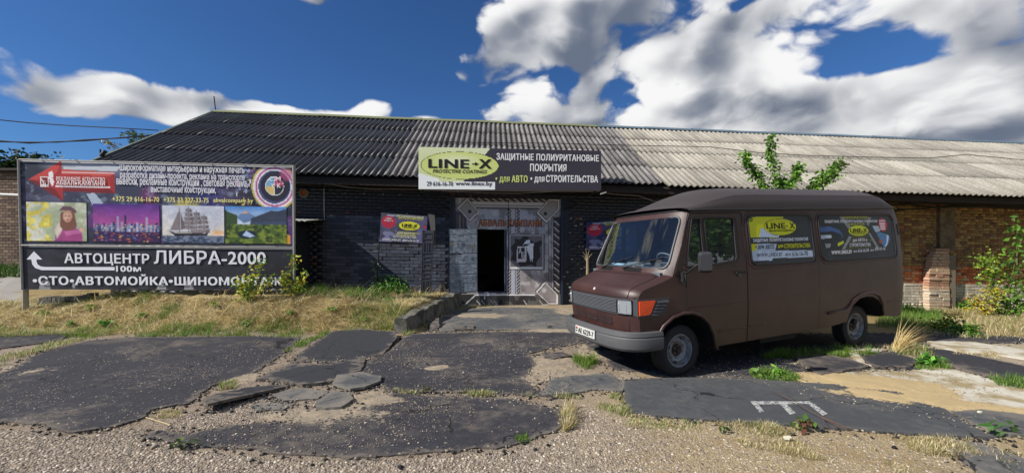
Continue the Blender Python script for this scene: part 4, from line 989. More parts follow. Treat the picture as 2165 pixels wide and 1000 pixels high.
# paint splash round the colour wheel
cx_, cy_ = ux(1210), uy(385)
cv.ell(ux(1215), uy(385), .10, .34, '3a3d5c', .8, soft=.5)
for r_, c_ in ((1.0,'c8b04e'),(.93,'e8e2e6'),(.84,'c06a96'),(.76,'d9dde6'),(.70,'4a4e78')): cv.ell(ux(1210), uy(388), .088*r_, .30*r_, c_, 1)
cv.ell(ux(1213), uy(385), .056, .19, '2c2a3a'); cv.ell(cx_, cy_, .036, .120, 'e4e2e4')
for sx_, sy_, c_ in ((-1,-1,'7fb4d8'),(1,-1,'c45a78'),(-1,1,'dcc078'),(1,1,'30303a')): cv.put((np.hypot((cv.X-cx_)/.0335,(cv.Y-cy_)/.110) < 1) & ((cv.X-cx_)*sx_ > .0012) & ((cv.Y-cy_)*sy_ > .004), c_)
for i_ in range(46):
    a_ = random.uniform(2.2, 4.6); rr = random.uniform(1.05, 1.7)
    cv.ell(ux(1210)+.088*rr*math.cos(a_), uy(388)+.30*rr*math.sin(a_), random.uniform(.002,.008), random.uniform(.008,.03), random.choice(['e4dfe6','c987ae','d8c070','8fa6cc','1e1e28']), .95)
cv.ell(ux(1265), uy(330), .03, .10, 'b0507c', .7, soft=.4)
cv.put((cv.Y > .62) & (fbm(cv.X*9, cv.Y*3+4) > .62), '6a3a80', .6); cv.poly([(ux(1262),uy(600)),(ux(1285),uy(610)),(ux(1280),uy(672)),(ux(1255),uy(650))], 'd99a3c'); cv.rect(0,.0,1,.012,'c9ccd0'); cv.rect(0,.975,1,1,'2a2a34')
# red arrow
A_ = lambda *p: [(ux(x), uy(y)) for x, y in p]
cv.poly(A_((118,378),(262,290),(262,330),(492,338),(492,432),(264,425),(264,468)), 'a92c2c'); cv.poly(A_((118,378),(262,290),(240,345),(150,380)), 'c9463e'); cv.poly(A_((118,378),(150,380),(235,420),(264,468)), '7c1c20')
cv.poly(A_((262,330),(492,338),(470,356),(262,350)), 'cf5548'); cv.poly(A_((264,408),(470,412),(492,432),(264,425)), '7c1c20'); cv.poly(A_((270,318),(520,310),(500,332),(270,330)), 'c9ced6')
cv.poly(A_((250,352),(470,358),(470,400),(250,396)), 'b23430'); cv.rect(ux(232), uy(400), ux(470), uy(408), 'e6dfe0'); cv.rect(ux(262),uy(340),ux(490),uy(345),'e8d8d8')
cv.poly(A_((168,362),(206,362),(206,408),(168,408)), 'e9e4e4'); cv.poly(A_((173,368),(201,368),(201,398),(173,398)), '8c2024')
cv.poly(A_((205,345),(218,338),(226,350),(222,370),(228,385),(220,405),(212,395),(206,375)), 'eeeaea')
cv.grain(.10, 9, 4); cv.grain(.06, 70, 30); show_print('upper_banner', cv, pU, bb, .006, (.004,.01,.996,.985), lambda U, V: .0012*np.sin(U*22+V*5)+.0008*np.sin(U*47))
c2 = Canvas(200, 34, '2b2a31'); c2.noise(12,3,.45,.7,'3a3942',.6,3); c2.noise(40,8,.6,.75,'45444e',.4,5); show_print('lower_banner', c2, pL, bb, .006, (.002,.02,.998,.99), lambda U, V: .006*np.sin(U*60)*np.exp(-((V-1)/.25)**2)+.004*np.sin(U*13+V*4))
def T1(s, x0, y0, x1, y1, col, p=pU, kk=1, **k): return text(p, s, x0*KX, 200+y0*KX, x1*KX, 200+y1*KX, col, bb, off=.020, **k)
sh_ = dict(bold=.03)
for s_, x0, y0, x1, y1 in (('Широкоформатная интерьерная и наружная печать',515,311,1070,350),('разработка дизайн-проекта, реклама на транспорте',517,344,1071,381),('вывески, рекламные конструкции , световая реклама,',502,376,1085,412),('выставочные конструкции,',653,410,942,441)):
    T1(s_, x0, y0, x1, y1, 'e9e9ef', bold=.016)
T1('+375 29 616-16-70',485,450,690,472,'e2d98a',bold=.03); T1('+375 33 327-33-75',709,454,910,476,'e2d98a',bold=.03); T1('abvalcompany.by',931,457,1111,482,'e2d98a',bold=.025)
T1('РЕКЛАМНОЕ АГЕНТСТВО',243,364,452,382,'f0e6e6',bold=.02); T1('АБВАЛЬКАМПАНИ',243,381,452,400,'f0e6e6',bold=.03); T1('А',176,370,188,388,'f0e6e6',bold=.02); T1('Б',187,380,199,397,'f0e6e6',bold=.02)
T1('C',1184,362,1202,382,'d9ecf6'); T1('M',1212,362,1236,381,'f4dde6'); T1('Y',1192,394,1207,413,'f2e6c4'); T1('K',1220,392,1238,412,'e4e4ea')
for s_, x0, y0, x1, y1, b_ in (('АВТОЦЕНТР',281,699,648,752,.03),('ЛИБРА-2000',668,688,1170,747,.02),('100м',503,754,612,780,.04),('•СТО•АВТОМОЙКА•ШИНОМОНТАЖ•',148,791,1264,839,.045)):
    T1(s_, x0, y0, x1, y1, 'e6e6ee', p=pL, bold=b_)
T1s = lambda pts: shape(pL, [(x*KX, 200+y*KX) for x, y in pts], 'e6e6ee', bb, .014, 'printed_arrow')
T1s([(121,726),(152,690),(187,726),(163,726),(163,735),(168,748),(180,756),(200,759),(496,759),(496,774),(185,773),(158,764),(145,748),(141,726)])
# four photographs printed on the banner
def photo(rect, paint, nx=96, ny=62, fin=None):
    x0, y0, x1, y1 = rect; c = Canvas(nx, ny, '808080'); paint(c); c.grain(.20, 9, 7); c.soften(); c.grain(.14, 40, 26); fin(c) if fin else None; u0, v0 = pU.uv(x0*KX, 200+(y0+y1)/2*KX); u1, v1 = pU.uv(x1*KX, 200+(y0+y1)/2*KX)
    a_ = pU.uv((x0+x1)/2*KX, 200+y0*KX)[1]; b_ = pU.uv((x0+x1)/2*KX, 200+y1*KX)[1]
    show_print('printed_photo', c, pU, bb, .013, (u0, a_, u1, b_))
def ph_girl(c):
    c.a[:] = lin('dfe0cf'); c.noise(4,4,.4,.65,'9aa882',.8,1); c.put(c.X > .62, '8a9a72', .7); c.noise(5,5,.5,.7,'e9ead8',.5,4)
    c.put((fbm(c.X*7+2, c.Y*7) > .52) & (c.X < .42), 'cfc04a', .95); c.put((fbm(c.X*9+5, c.Y*9) > .60) & (c.X < .38), 'e8dc6a')
    c.poly([(.46,1),(.48,.78),(.55,.62),(.66,.55),(.80,.62),(.92,.80),(.93,1)], 'a84a86'); c.poly([(.46,.72),(.56,.45),(.62,.6),(.56,.8),(.50,.95)], 'd8c9bc')
    c.poly([(.57,.25),(.80,.25),(.84,.62),(.76,.72),(.60,.72),(.55,.60)], '7a5040'); c.ell(.68,.36,.078,.15,'c8967e'); c.ell(.665,.37,.060,.12,'e2b8a4',.8,soft=.6); c.poly([(.54,.22),(.60,.10),(.74,.10),(.83,.20),(.84,.28),(.70,.20)], '6d4a52'); c.ell(.655,.35,.010,.012,'3a2a2a'); c.ell(.71,.35,.010,.012,'3a2a2a'); c.ell(.685,.44,.02,.01,'a8505a')
    c.poly([(.62,.75),(.86,.70),(.93,.78),(.66,.86)], 'c46aa2'); c.ell(.91,.70,.035,.06,'dcae98')
def ph_city(c):
    tt = c.Y[..., None]; c.a = np.array(lin('4a2a86'))*(1-tt/.7)+np.array(lin('c45a9a'))*(tt/.7); r = np.random.default_rng(3)
    c.noise(4,3,.5,.7,'8a4ab0',.4,2)
    for k in range(34):
        x = k/34; h = r.uniform(.10,.26)+(.18 if k in (12,16,27) else 0); c.rect(x, .72-h, x+.034, .73, r.choice(['3c3a6a','5a6a9a','8a90b8','2c2850','a8a0c0']))
    for k in range(130): x, y = r.random(), r.uniform(.52,.73); c.rect(x, y, x+.012, y+.02, r.choice(['f0d890','e8e8f0','f0a860','a0c0f0']))
    c.rect(0,.73,1,1,'3a2450')
    for k in range(60): x = r.random(); y = r.uniform(.74,.98); c.rect(x, y, x+r.uniform(.015,.05), y+.02, r.choice(['e88a4a','d05a8a','6a80d0','f0c070','b04a50']), .8)
def ph_ship(c):
    tt = c.Y[..., None]; c.a = np.array(lin('c9cfe0'))*(1-tt)+np.array(lin('efe2cc'))*tt; c.noise(3,3,.5,.7,'aab4cc',.5,1); c.ell(.9,.72,.14,.10,'f0b060',.9,soft=.8)
    c.rect(0,.80,1,1,'3c4a66'); c.put((c.Y > .80) & (fbm(c.X*20, c.Y*30) > .55), '8a94a8', .7)
    c.poly([(.10,.68),(.18,.72),(.60,.70),(.78,.62),(.72,.80),(.20,.82)], '241f22'); c.rect(.2,.73,.7,.745,'e0dcd8')
    for x, h in ((.28,.06),(.42,.02),(.55,.12),(.67,.22)):
        c.rect(x-.006, h, x+.006, .72, '3a3030')
        for k in range(5):
            y = h+.06+k*.115; w = .05+.012*k
            if x > .3 and y < .66: c.poly([(x-w,y),(x+w,y),(x+w+.012,y+.095),(x-w+.012,y+.095)], '6d6468'); c.poly([(x-w+.01,y+.015),(x+w*.4,y+.015),(x+w*.4,y+.07),(x-w+.02,y+.08)], '8d8488')
    c.poly([(.27,.12),(.27,.66),(.12,.66)], '857a7c'); c.poly([(.29,.14),(.37,.62),(.29,.66)], '6d6468')
def ph_lake(c):
    tt = c.Y[..., None]; c.a = np.array(lin('4a8ad0'))*(1-tt/.5)+np.array(lin('d5e2f0'))*(tt/.5); c.poly([(.18,.3),(.32,.12),(.42,.2),(.55,.32),(.3,.45)], '6a86b0'); c.poly([(.26,.18),(.32,.12),(.40,.2),(.33,.2)], 'd8a880')
    c.poly([(.42,.32),(.75,.10),(.85,.12),(1,.05),(1,.55),(.4,.5)], '3c4456'); c.put((c.Y > .34) & (c.Y > .5-.35*c.X*0) | ((c.X < .2) & (c.Y > .12+.6*c.X)), '39502c')
    c.poly([(.4,.42),(1,.40),(1,.52),(.45,.5)], '42506a'); m = (c.Y > .48)
    c.put(m, '4d6428'); c.put(m & (fbm(c.X*12, c.Y*14) > .52), '7f8f38', .9); c.put(m & (fbm(c.X*16+4, c.Y*16) > .6), '283a1c', .9); c.ell(.36,.76,.15,.12,'1d2c3c'); c.poly([(.28,.78),(.34,.66),(.40,.72),(.48,.80),(.4,.84)], 'b8cdea'); c.rect(0,.1,.02,.8,'283a1c')
photo((120,475,375,645), ph_girl, fin=lambda c: (c.ell(.655,.35,.012,.018,'4a3430',.8), c.ell(.705,.35,.012,.018,'4a3430',.8), c.ell(.683,.45,.022,.012,'a8605a',.8), c.ell(.68,.40,.008,.02,'b88874',.7))); photo((403,483,692,650), ph_city); photo((705,490,980,653), ph_ship); photo((985,494,1265,656), ph_lake)
# frame bars and posts
g = Geo(); mf = mat('weathered_white_bar', '9a9a98', .6, var=.2)
for a_, b_ in (((40,337),(620,351)),((45,518.5),(622,524))): g.tube([P(*a_, bbY(a_[0])-.03), P(*b_, bbY(b_[0])-.03)], .012, 6)
g.tube([P(39,337,YL-.02), P(47,613,YL-.02)], .022, 6); g.tube([P(620.5,350,YR-.02), P(622,614,YR-.02)], .022, 6); g.obj('frame_bar', mf, bb)
for x_ in (54, 620):
    yy = bbY(x_)+.08; b_ = P(x_, 560, yy); gz = float(G(b_.x, yy)); g = Geo(); g.tube([(b_.x, yy, gz-.2), (b_.x, yy, P(x_, 350, yy).z)], .05, 8); g.obj('post', mat('old_post','8f8878',.9,var=.3), bb)
for x_ in (240, 430):
    yy = bbY(x_)+.16; b_ = P(x_, 560, yy); gz = float(G(b_.x, yy)); g = Geo(); g.tube([(b_.x, yy, gz-.2), (b_.x, yy, P(x_, 352, yy).z)], .05, 8); g.obj('post', mat('old_post'), bb)
for x_ in (90, 160, 235, 300, 375, 445, 515, 580):
    for t_, p_ in ((.004, pU), (.975, pU)):
        u, _ = p_.uv(x_, 400); c_ = p_.pt(u, t_, .02); g = Geo(); g.box(c_-Vector((.012,0,.012)), (.024,0,0), (0,.01,0), (0,0,.024)); g.obj('banner_clip', mat('dark_steel'), bb)
# low pile of grey blocks under the board
g = Geo(); bp = root('block_row', gp(110, 636), 'short row of grey concrete blocks lying under the left end of the billboard', 'blocks')
for k in range(12):
    for r_ in range(2):
        c_ = P(78+k*9.2+(4 if r_ else 0), 625-r_*9, 9.35); g = Geo(); gz = float(G(c_.x, c_.y)); g.box((c_.x, c_.y, gz-.02+r_*.11), (.088,random.uniform(-.01,.01),0), (0,.2,0), (0,0,.10)); g.obj('block', mat('grey_block','5c5a56',.95,rand=.25,var=.3,bump=.5), bp)
# ---------------------------------------------------------------- the van (own frame: x rearwards, y to its far side, z up)
VTH = math.radians(21.3); VO = Vector((2.31, 5.39, 0)); VO.z = float(G(2.31, 5.39, False))+.012
van = root('parked_van', VO, 'dark brown high-roof van with black roof cap and printed rear side windows', 'van', rot=(0, -.03, VTH), local=True)
mb = mat('brown_textured_coating', '36201e', .42, spec=.55, var=.2, vscale=2, col2='402825', bump=.35, bscale=260, bdist=.004)
mc = mat('black_textured_coating', '352c2b', .52, var=.15, vscale=4, bump=.35, bscale=240, bdist=.004)
mrub = mat('black_rubber', '17171a', .6); mgp = mat('grey_bumper_plastic', '4e4e50', .6, var=.15, vscale=6, bump=.2, bscale=150, bdist=.003)
mdk = mat('dark_interior', '1b1c20', .7); mblk = mat('matt_black', '0c0c0e', .8)
def hw(s, z):
    b = .92
    if z > 1.35: b -= .085*((z-1.35)/.93)**1.2
    if z < .8: b -= .035*((.8-z)/.45)
    if s < 0: b -= .07*float(sm(np.array(-s/.72)))*(1-float(sm(np.array((z-1.3)/.3))))
    t_ = min(max((s-4.86)/.40, 0), 1)
    return b-.20*(1-math.sqrt(1-t_*t_*.98))
def SD(s, z, o=0.0, far=False):
    y = hw(s, z)+o; return Vector((s, .88+y if far else .88-y, z))
def NF(v, s, z, o=0):
    av = abs(v); s2 = s+.11*av**3.5+.04*av**12; z2 = z-(.045*av**6 if z > 1.1 else 0)*min(1, (z-1.1)/.1) if z > 1.1 else z
    return Vector((s2-o, .88-v*(hw(s2, z2)+o*(av > .97)), z2))
def WF(v, z, o=0):
    s = -.335+.425*(z-1.40)/.87; av = abs(v); k = max(0, 1-(z-1.4)/.1); s2 = s+.11*av**3.5+.04*av**12
    z2 = z-.045*av**6*k
    return Vector((s2-o*.9, .88-v*hw(s2, z2), z2+o*.4))
NP = [(-.80,.56),(-.825,.70),(-.838,.85),(-.842,1.00),(-.842,1.10),(-.835,1.15),(-.815,1.195),(-.775,1.232),(-.70,1.262),(-.6,1.295),(-.48,1.335),(-.38,1.375),(-.335,1.40)]
def sweepgrid(fn, us, vs): 
    V = [fn(u, v) for v in vs for u in us]; n = len(us)
    return V, [(j*n+i, j*n+i+1, (j+1)*n+i+1, (j+1)*n+i) for j in range(len(vs)-1) for i in range(n-1)]
def vpanel(name, outline, holes, fn, m, parent=van, cell=.12, thick=.02, smooth=True):
    bm = bmesh.new(); es = []
    for loop in [outline]+holes:
        vs = [bm.verts.new((p[0], p[1], 0)) for p in loop]; es += [bm.edges.new((vs[i], vs[(i+1) % len(vs)])) for i in range(len(vs))]
    bmesh.ops.triangle_fill(bm, edges=es, use_beauty=True)
    xs = [p[0] for p in outline]; ys = [p[1] for p in outline]
    for ax, lo, hi in ((0, min(xs), max(xs)), (1, min(ys), max(ys))):
        kk = math.ceil(lo/cell)
        while kk*cell < hi:
            co = [0,0,0]; co[ax] = kk*cell+.0013; no = [0,0,0]; no[ax] = 1
            bmesh.ops.bisect_plane(bm, geom=bm.verts[:]+bm.edges[:]+bm.faces[:], plane_co=co, plane_no=no); kk += 1
    for f in bm.faces:
        if f.normal.z < 0: f.normal_flip()
    for v in bm.verts: v.co = fn(v.co.x, v.co.y)
    for f in bm.faces: f.smooth = smooth
    me = bpy.data.meshes.new(name); bm.to_mesh(me); bm.free(); me.materials.append(m)
    return link(name, me, parent)
def rrect(x0, y0, x1, y1, r, n=5):
    o = []
    for cx_, cy_, a0 in ((x1-r,y1-r,0),(x0+r,y1-r,90),(x0+r,y0+r,180),(x1-r,y0+r,270)):
        for k in range(n+1): a = math.radians(a0+90*k/n); o.append((cx_+r*math.cos(a), cy_+r*math.sin(a)))
    return o
def rpoly(pts, r, n=4):
    o = []; k = len(pts)
    for i in range(k):
        p, a, b = Vector(pts[i]), Vector(pts[i-1]), Vector(pts[(i+1) % k]); u = (a-p).normalized(); w = (b-p).normalized(); rr = min(r, (a-p).length*.45, (b-p).length*.45)
        for j in range(n+1): t_ = j/n; q_ = (p+u*rr).lerp(p, t_).lerp(p.lerp(p+w*rr, t_), t_); o.append((q_.x, q_.y))
    return o
archR = [(4.46,.42),(4.40,.60),(4.30,.71),(4.14,.78),(3.95,.80),(3.76,.775),(3.60,.68),(3.50,.53),(3.46,.42)]
archF = [(.56,.34),(.52,.52),(.42,.69),(.28,.80),(.12,.855),(-.04,.86),(-.2,.82),(-.33,.72),(-.42,.57)]
fe = [NF(1, s, z) for s, z in NP]; we = [WF(1, z) for z in np.linspace(1.43, 2.235, 9)]
outl = [(p.x, p.z) for p in fe[1:]]+[(p.x, p.z) for p in we]+[(.6,2.24),(2,2.26),(3.5,2.28),(4.95,2.30),(5.06,2.05),(5.17,1.65),(5.22,1.25),(5.21,.95),(5.14,.6),(5.06,.38)]+[(4.8,.385)]+archR+[(3.0,.37),(2.0,.36),(1.2,.35)]+archF+[(fe[0].x, .57)]
H_main = rpoly([(.43,1.47),(.97,1.52),(.99,2.13),(.43,2.13)], .06); H_q = rpoly([(.05,1.47),(.36,1.47),(.36,2.12),(.215,2.12)], .03)
H2 = rrect(1.27,1.44,2.65,2.17,.10); H3 = rrect(2.83,1.44,4.83,2.17,.12)
vpanel('body_side', outl, [H_main, H_q, H2, H3], lambda s, z: SD(s, z), mb, cell=.11)
vpanel('body_side', outl, [H_main, H_q], lambda s, z: SD(s, z, far=True), mb, cell=.2)
gsd = glass('side_glass', (.30,.36,.34), 2.2, .75); gws = glass('windscreen_glass', (.74,.83,.87), 1.6, .96)
def tubes(name, loops, r, m, par, closed=True, n=6, smooth=True, label=None):
    g = Geo()
    for l in loops: g.tube(l, r, n, closed)
    return g.obj(name, m, par, smooth, label=label)
win = []
for far in (False, True):
    for hl, nm in ((H_main,'door_window'),(H_q,'quarter_window')):
        w_ = vpanel(nm, hl, [], lambda s, z: SD(s, z, -.012, far), gsd, cell=.3)
        tubes('seal', [[SD(x, z, .002, far) for x, z in hl]], .012, mrub, w_)
g2 = vpanel('side_window', H2, [], lambda s, z: SD(s, z, -.012), mat('dark_glass','101216',.08,spec=.8), cell=.3, ); tubes('seal', [[SD(x, z, .002) for x, z in H2]], .014, mrub, g2)
g3 = vpanel('side_window', H3, [], lambda s, z: SD(s, z, -.012), mat('dark_glass'), cell=.3); tubes('seal', [[SD(x, z, .002) for x, z in H3]], .014, mrub, g3)
# raised lip round the rear windows catches the light
for hl in (rrect(1.225,1.395,2.695,2.21,.13), rrect(2.785,1.395,4.875,2.21,.15)): tubes('window_surround', [[SD(x, z, -.008) for x, z in hl]], .018, mb, van)
dl = rpoly([(.385,1.415),(1.03,1.47),(1.05,2.175),(.19,2.165),(-.02,1.42)], .1); tubes('window_surround', [[SD(x, z, -.012) for x, z in dl]], .02, mb, van)
# nose, hood, cowl
vs_ = [-1,-.985,-.96,-.92,-.86]+list(np.linspace(-.78,.78,14))+[.86,.92,.96,.985,1]
V, Fc = sweepgrid(lambda v, k: NF(v, *NP[k]), vs_, range(len(NP))); ns = mk('nose', V, Fc, mb, van); sharp(ns, 50)
# windscreen frame and glass
WH = rpoly([(-.925,1.462),(.925,1.462),(.905,2.15),(-.905,2.15)], .09, 6)
vpanel('windscreen_frame', [(-1,1.40)]+[(x,1.40) for x in np.linspace(-.9,.9,19)]+[(1,1.40),(1,2.235),(-1,2.235)], [WH], lambda v, z: WF(v, z), mb, cell=.1)
wg = vpanel('windscreen', WH, [], lambda v, z: WF(v, z, -.006), gws, cell=.12); tubes('seal', [[WF(v, z, .004) for v, z in WH]], .016, mat('grey_rubber','505257',.45), wg)
# roof cap
def capf(v, s):
    r1 = float(sm(np.array((s-.05)/1.25)))**.8; r2 = float(sm(np.array((5.02-s)/.62)))**.6; H = .035+.365*r1*r2
    if s < .35: H = max(H, .035+.30*math.sqrt(max(0,(s-.03)))*.45)
    av = abs(v); 
    if av > .9: t_ = (1-av)/.1; y = 1.0-.012*t_; h = .27*t_
    elif av > .78: t_ = (.9-av)/.12; y = .988-.06*t_; h = .27+.28*t_
    else: t_ = av/.78; y = .928*t_; h = 1-.45*t_**2.6
    s2 = s+(.11*av**3.5+.04*av**12)*max(0, 1-(s-.05)/.6) - .10*av**4*max(0,(s-4.6)/.4)
    return Vector((s2, .88-(1 if v > 0 else -1)*y*(hw(min(s2,4.9), 2.27)+.02), 2.238+H*h+.014*s))
vv = [-1,-.95,-.9,-.86,-.82,-.78,-.7,-.58,-.4,-.2,0.001,.2,.4,.58,.7,.78,.82,.86,.9,.95,1]
V, Fc = sweepgrid(capf, vv, [.045,.07,.11,.17,.25,.35,.5,.65,.85,1.1,1.5,2,2.6,3.2,3.8,4.2,4.45,4.62,4.76,4.86,4.93,4.97]); cap = mk('roof_cap', V, Fc, mc, van); sharp(cap, 32)
g = Geo(); g.tube([SD(s, 2.235+.013*s, .012) for s in (.17,.6,1.5,2.5,3.5,4.9)], .014, 6); g.tube([SD(s, 2.235+.013*s, .012, True) for s in (.17,.6,2.5,4.9)], .014, 6)
g.tube([WF(v, 2.233, .008) for v in np.linspace(-1,1,15)], .010, 6); g.obj('rain_gutter', mat('black_gutter','202024',.5), van, True)
mk('roof_lining', [(.25,.12,2.232),(4.95,.12,2.232),(4.95,1.64,2.232),(.25,1.64,2.232)], [(0,1,2,3)], mdk, van)
# rear
RE = [(5.06,.38),(5.14,.6),(5.21,.95),(5.22,1.25),(5.17,1.65),(5.06,2.05),(4.95,2.29)]
V, Fc = sweepgrid(lambda v, k: Vector((RE[k][0]+.03*(1-v*v), .88-v*hw(*RE[k]), RE[k][1])), np.linspace(-1,1,9), range(len(RE))); mk('rear_doors', V, Fc, mb, van, True)
# seams
ms_ = mat('seam_black', '100d0e', .7)
sp_ = lambda pts: [SD(x, z, -.001) for x, z in pts]
def dens_(pts, n=6):
    o = []
    for a_, b_ in zip(pts[:-1], pts[1:]): o += [(a_[0]+(b_[0]-a_[0])*k/n, a_[1]+(b_[1]-a_[1])*k/n) for k in range(n)]
    return o+[pts[-1]]
tubes('door_seam', [sp_(dens_(p)) for p in ([(.05,.86),(.035,1.1),(.03,1.34)],[(.03,1.34),(-.10,1.36),(-.14,1.40),(.165,2.195),(1.13,2.205),(1.16,2.17)],[(1.16,2.19),(1.17,1.2),(1.17,.36)])], .0075, ms_, van, closed=False, n=5)
tubes('panel_seam', [sp_(dens_([(-.14,1.41),(-.16,1.365),(.03,1.345)]))], .0045, ms_, van, closed=False, n=5)
tubes('hood_seam', [[NF(v, s, z, .001) for s, z in NP[4:-1]] for v in (.86,-.86)]+[[NF(v, -.842, 1.098, .001) for v in np.linspace(-.97,.97,15)]]+[[NF(v,-.395,1.372,.003) for v in np.linspace(-.86,.86,12)]], .0055, ms_, van, closed=False, n=5)
tubes('panel_seam', [sp_(dens_(p)) for p in ([(2.735,2.22),(2.74,1.2),(2.74,.37)],[(1.24,1.32),(2.70,1.32)])], .0025, ms_, van, closed=False, n=4)
tubes('panel_seam', [[NF(.86, s, z, .001) for s, z in NP[:3]]], .0045, ms_, van, closed=False, n=5)
# side crease, arch lips, sill ribs
tubes('wheel_arch_lip', [[SD(x, z, .004) for x, z in dens_([(-.47,.60)]+archF[::-1]+[(.60,.30)], 2)]], [.024]*1 and .026, mb, van, closed=False, n=8)
tubes('wheel_arch_lip', [[SD(x, z, .004) for x, z in dens_([(2.95,.60),(3.38,.615)]+[(3.47,.66),(3.58,.76),(3.76,.84),(3.95,.865),(4.14,.85),(4.30,.79),(4.40,.66),(4.46,.44)], 2)]], .022, mb, van, closed=False, n=8)
for p in ([(.60,.555),(1.15,.56)],[(1.2,.565),(1.55,.57)],[(4.55,.66),(5.08,.66)],[(.06,.92),(5.15,1.0)]): tubes('body_crease', [[SD(x, z, -.010) for x, z in dens_(p, 8)]], .015, mb, van, closed=False, n=6)
# wheel housings and floor
for ar in (archF, archR):
    V = []; 
    for x, z in ar: p = SD(x, z, -.004); V += [p, Vector((x, .50, z))]
    n = len(ar); Fc = [(2*i, 2*i+1, 2*i+3, 2*i+2) for i in range(n-1)]+[tuple(2*i+1 for i in range(n))]; mk('wheel_housing', V, Fc, mblk, van)
    V = [Vector((p[0], 1.76-p[1], p[2])) for p in V]; mk('wheel_housing', V, Fc, mblk, van)
g = Geo(); g.aabb(-.65,-.45,.1,1.66,.42,.5); g.aabb(.6,3.4,.05,1.71,.37,.45); g.aabb(-.4,5.0,.45,1.31,.38,.47); g.aabb(4.5,5.0,.05,1.7,.40,.46); g.aabb(1.6,2.4,.12,.2,.24,.36); g.obj('chassis', mblk, van)
g = Geo(); g.tube([(3.9,.1,.36),(3.9,1.66,.36)], .05, 8); g.tube([(3.2,.9,.30),(4.2,.95,.28),(5.0,1.0,.27)], .03, 6); g.obj('axle', mblk, van)
# bumper
bp_ = [(-.36,-.005),(-.50,.0),(-.64,.02),(-.76,.07),(-.85,.17),(-.905,.34),(-.93,.6),(-.935,.88)]; bp_ = bp_+[(x, 1.76-y) for x, y in bp_[-2::-1]]
prof = [(-.05,.655),(.0,.66),(.022,.645),(.03,.60),(.022,.585),(.034,.57),(.04,.50),(.03,.44),(.0,.405),(-.05,.40)]
V = []; n = len(prof)
for i_, (x, y) in enumerate(bp_):
    a_, b_ = bp_[max(0,i_-1)], bp_[min(len(bp_)-1,i_+1)]; tx, ty = b_[0]-a_[0], b_[1]-a_[1]; L = math.hypot(tx, ty); nx_, ny_ = -ty/L, tx/L
    for o_, z in prof: V.append((x+nx_*o_ , y+ny_*o_, z))
cxm = .0
if V[3][1] > -.01: # outward must be away from the body
    V = []
    for i_, (x, y) in enumerate(bp_):
        a_, b_ = bp_[max(0,i_-1)], bp_[min(len(bp_)-1,i_+1)]; tx, ty = b_[0]-a_[0], b_[1]-a_[1]; L = math.hypot(tx, ty); nx_, ny_ = ty/L, -tx/L
        for o_, z in prof: V.append((x+nx_*o_, y+ny_*o_, z))
Fc = [(i*n+j, i*n+j+1, (i+1)*n+j+1, (i+1)*n+j) for i in range(len(bp_)-1) for j in range(n-1)]+[tuple(range(n)), tuple((len(bp_)-1)*n+j for j in range(n))]
bmp = mk('bumper', V, Fc, mgp, van); sharp(bmp, 30)
# number plate
def bpt(y): 
    for (x0,y0),(x1,y1) in zip(bp_[:-1], bp_[1:]):
        if y0 <= y <= y1: t_ = (y-y0)/(y1-y0); return x0+(x1-x0)*t_
    return -.93
pl0, pl1 = 1.14, .62
pp_ = [Vector((bpt(pl0)-.055, pl0, .60)), Vector((bpt(pl1)-.055, pl1, .60)), Vector((bpt(pl1)-.06, pl1, .485)), Vector((bpt(pl0)-.06, pl0, .485))]
ppn = Panel([(0,0),(1,0),(1,1),(0,1)], pp_)
if ppn.n.x > 0: ppn.n = -ppn.n
g = Geo(); g.add([ppn.pt(u,v,o_) for o_ in (-.012,0) for u, v in ((0,0),(1,0),(1,1),(0,1))], [(0,3,2,1),(4,5,6,7),(0,1,5,4),(1,2,6,5),(2,3,7,6),(3,0,4,7)])
npl = g.obj('number_plate', mat('plate_white','bcbcb8',.4), van)
text(ppn, 'AE 6229-7', .16,.18,.95,.84,'1c1c1e',npl,bold=.015,off=.004,px=False)
shape(ppn, [(.03,.15),(.125,.15),(.125,.38),(.03,.38)],'a83038',npl,.003,'flag',False); shape(ppn, [(.03,.38),(.125,.38),(.125,.48),(.03,.48)],'3c7a48',npl,.003,'flag',False); text(ppn,'BY',.04,.55,.12,.78,'1c1c1e',npl,off=.004,px=False)
# grille band with headlights, turn lamps and side louvres
band = []; 
V, Fc = sweepgrid(lambda v, z: NF(v, -.838-.002, z, .012), [-.985,-.95]+list(np.linspace(-.9,.9,15))+[.95,.985], [.868,.875,1.075,1.083]); gb = mk('grille_band', V, Fc, mat('grille_grey','3a3b40',.5), van); sharp(gb)
mgs = mat('grille_slat_grey','5c5e63',.4)
V, Fc = sweepgrid(lambda v, z: NF(v, -.838, z, .0135), np.linspace(-.67,.67,11), [.888,1.064]); mk('grille_back', V, Fc, mblk, gb)
for k in range(9):
    z = .896+k*.0195; V, Fc = sweepgrid(lambda v, j: NF(v, -.838, z+(0,.0035,.008,.009)[j], (.014,.030,.026,.013)[j]), np.linspace(-.67,.67,13), range(4)); mk('grille_slat', V, Fc, mgs, gb)
mhl = mat('headlamp_glass','9aa0a6',.10,spec=.9,metal=.35,bump=.6,bscale=45,bdist=.006)
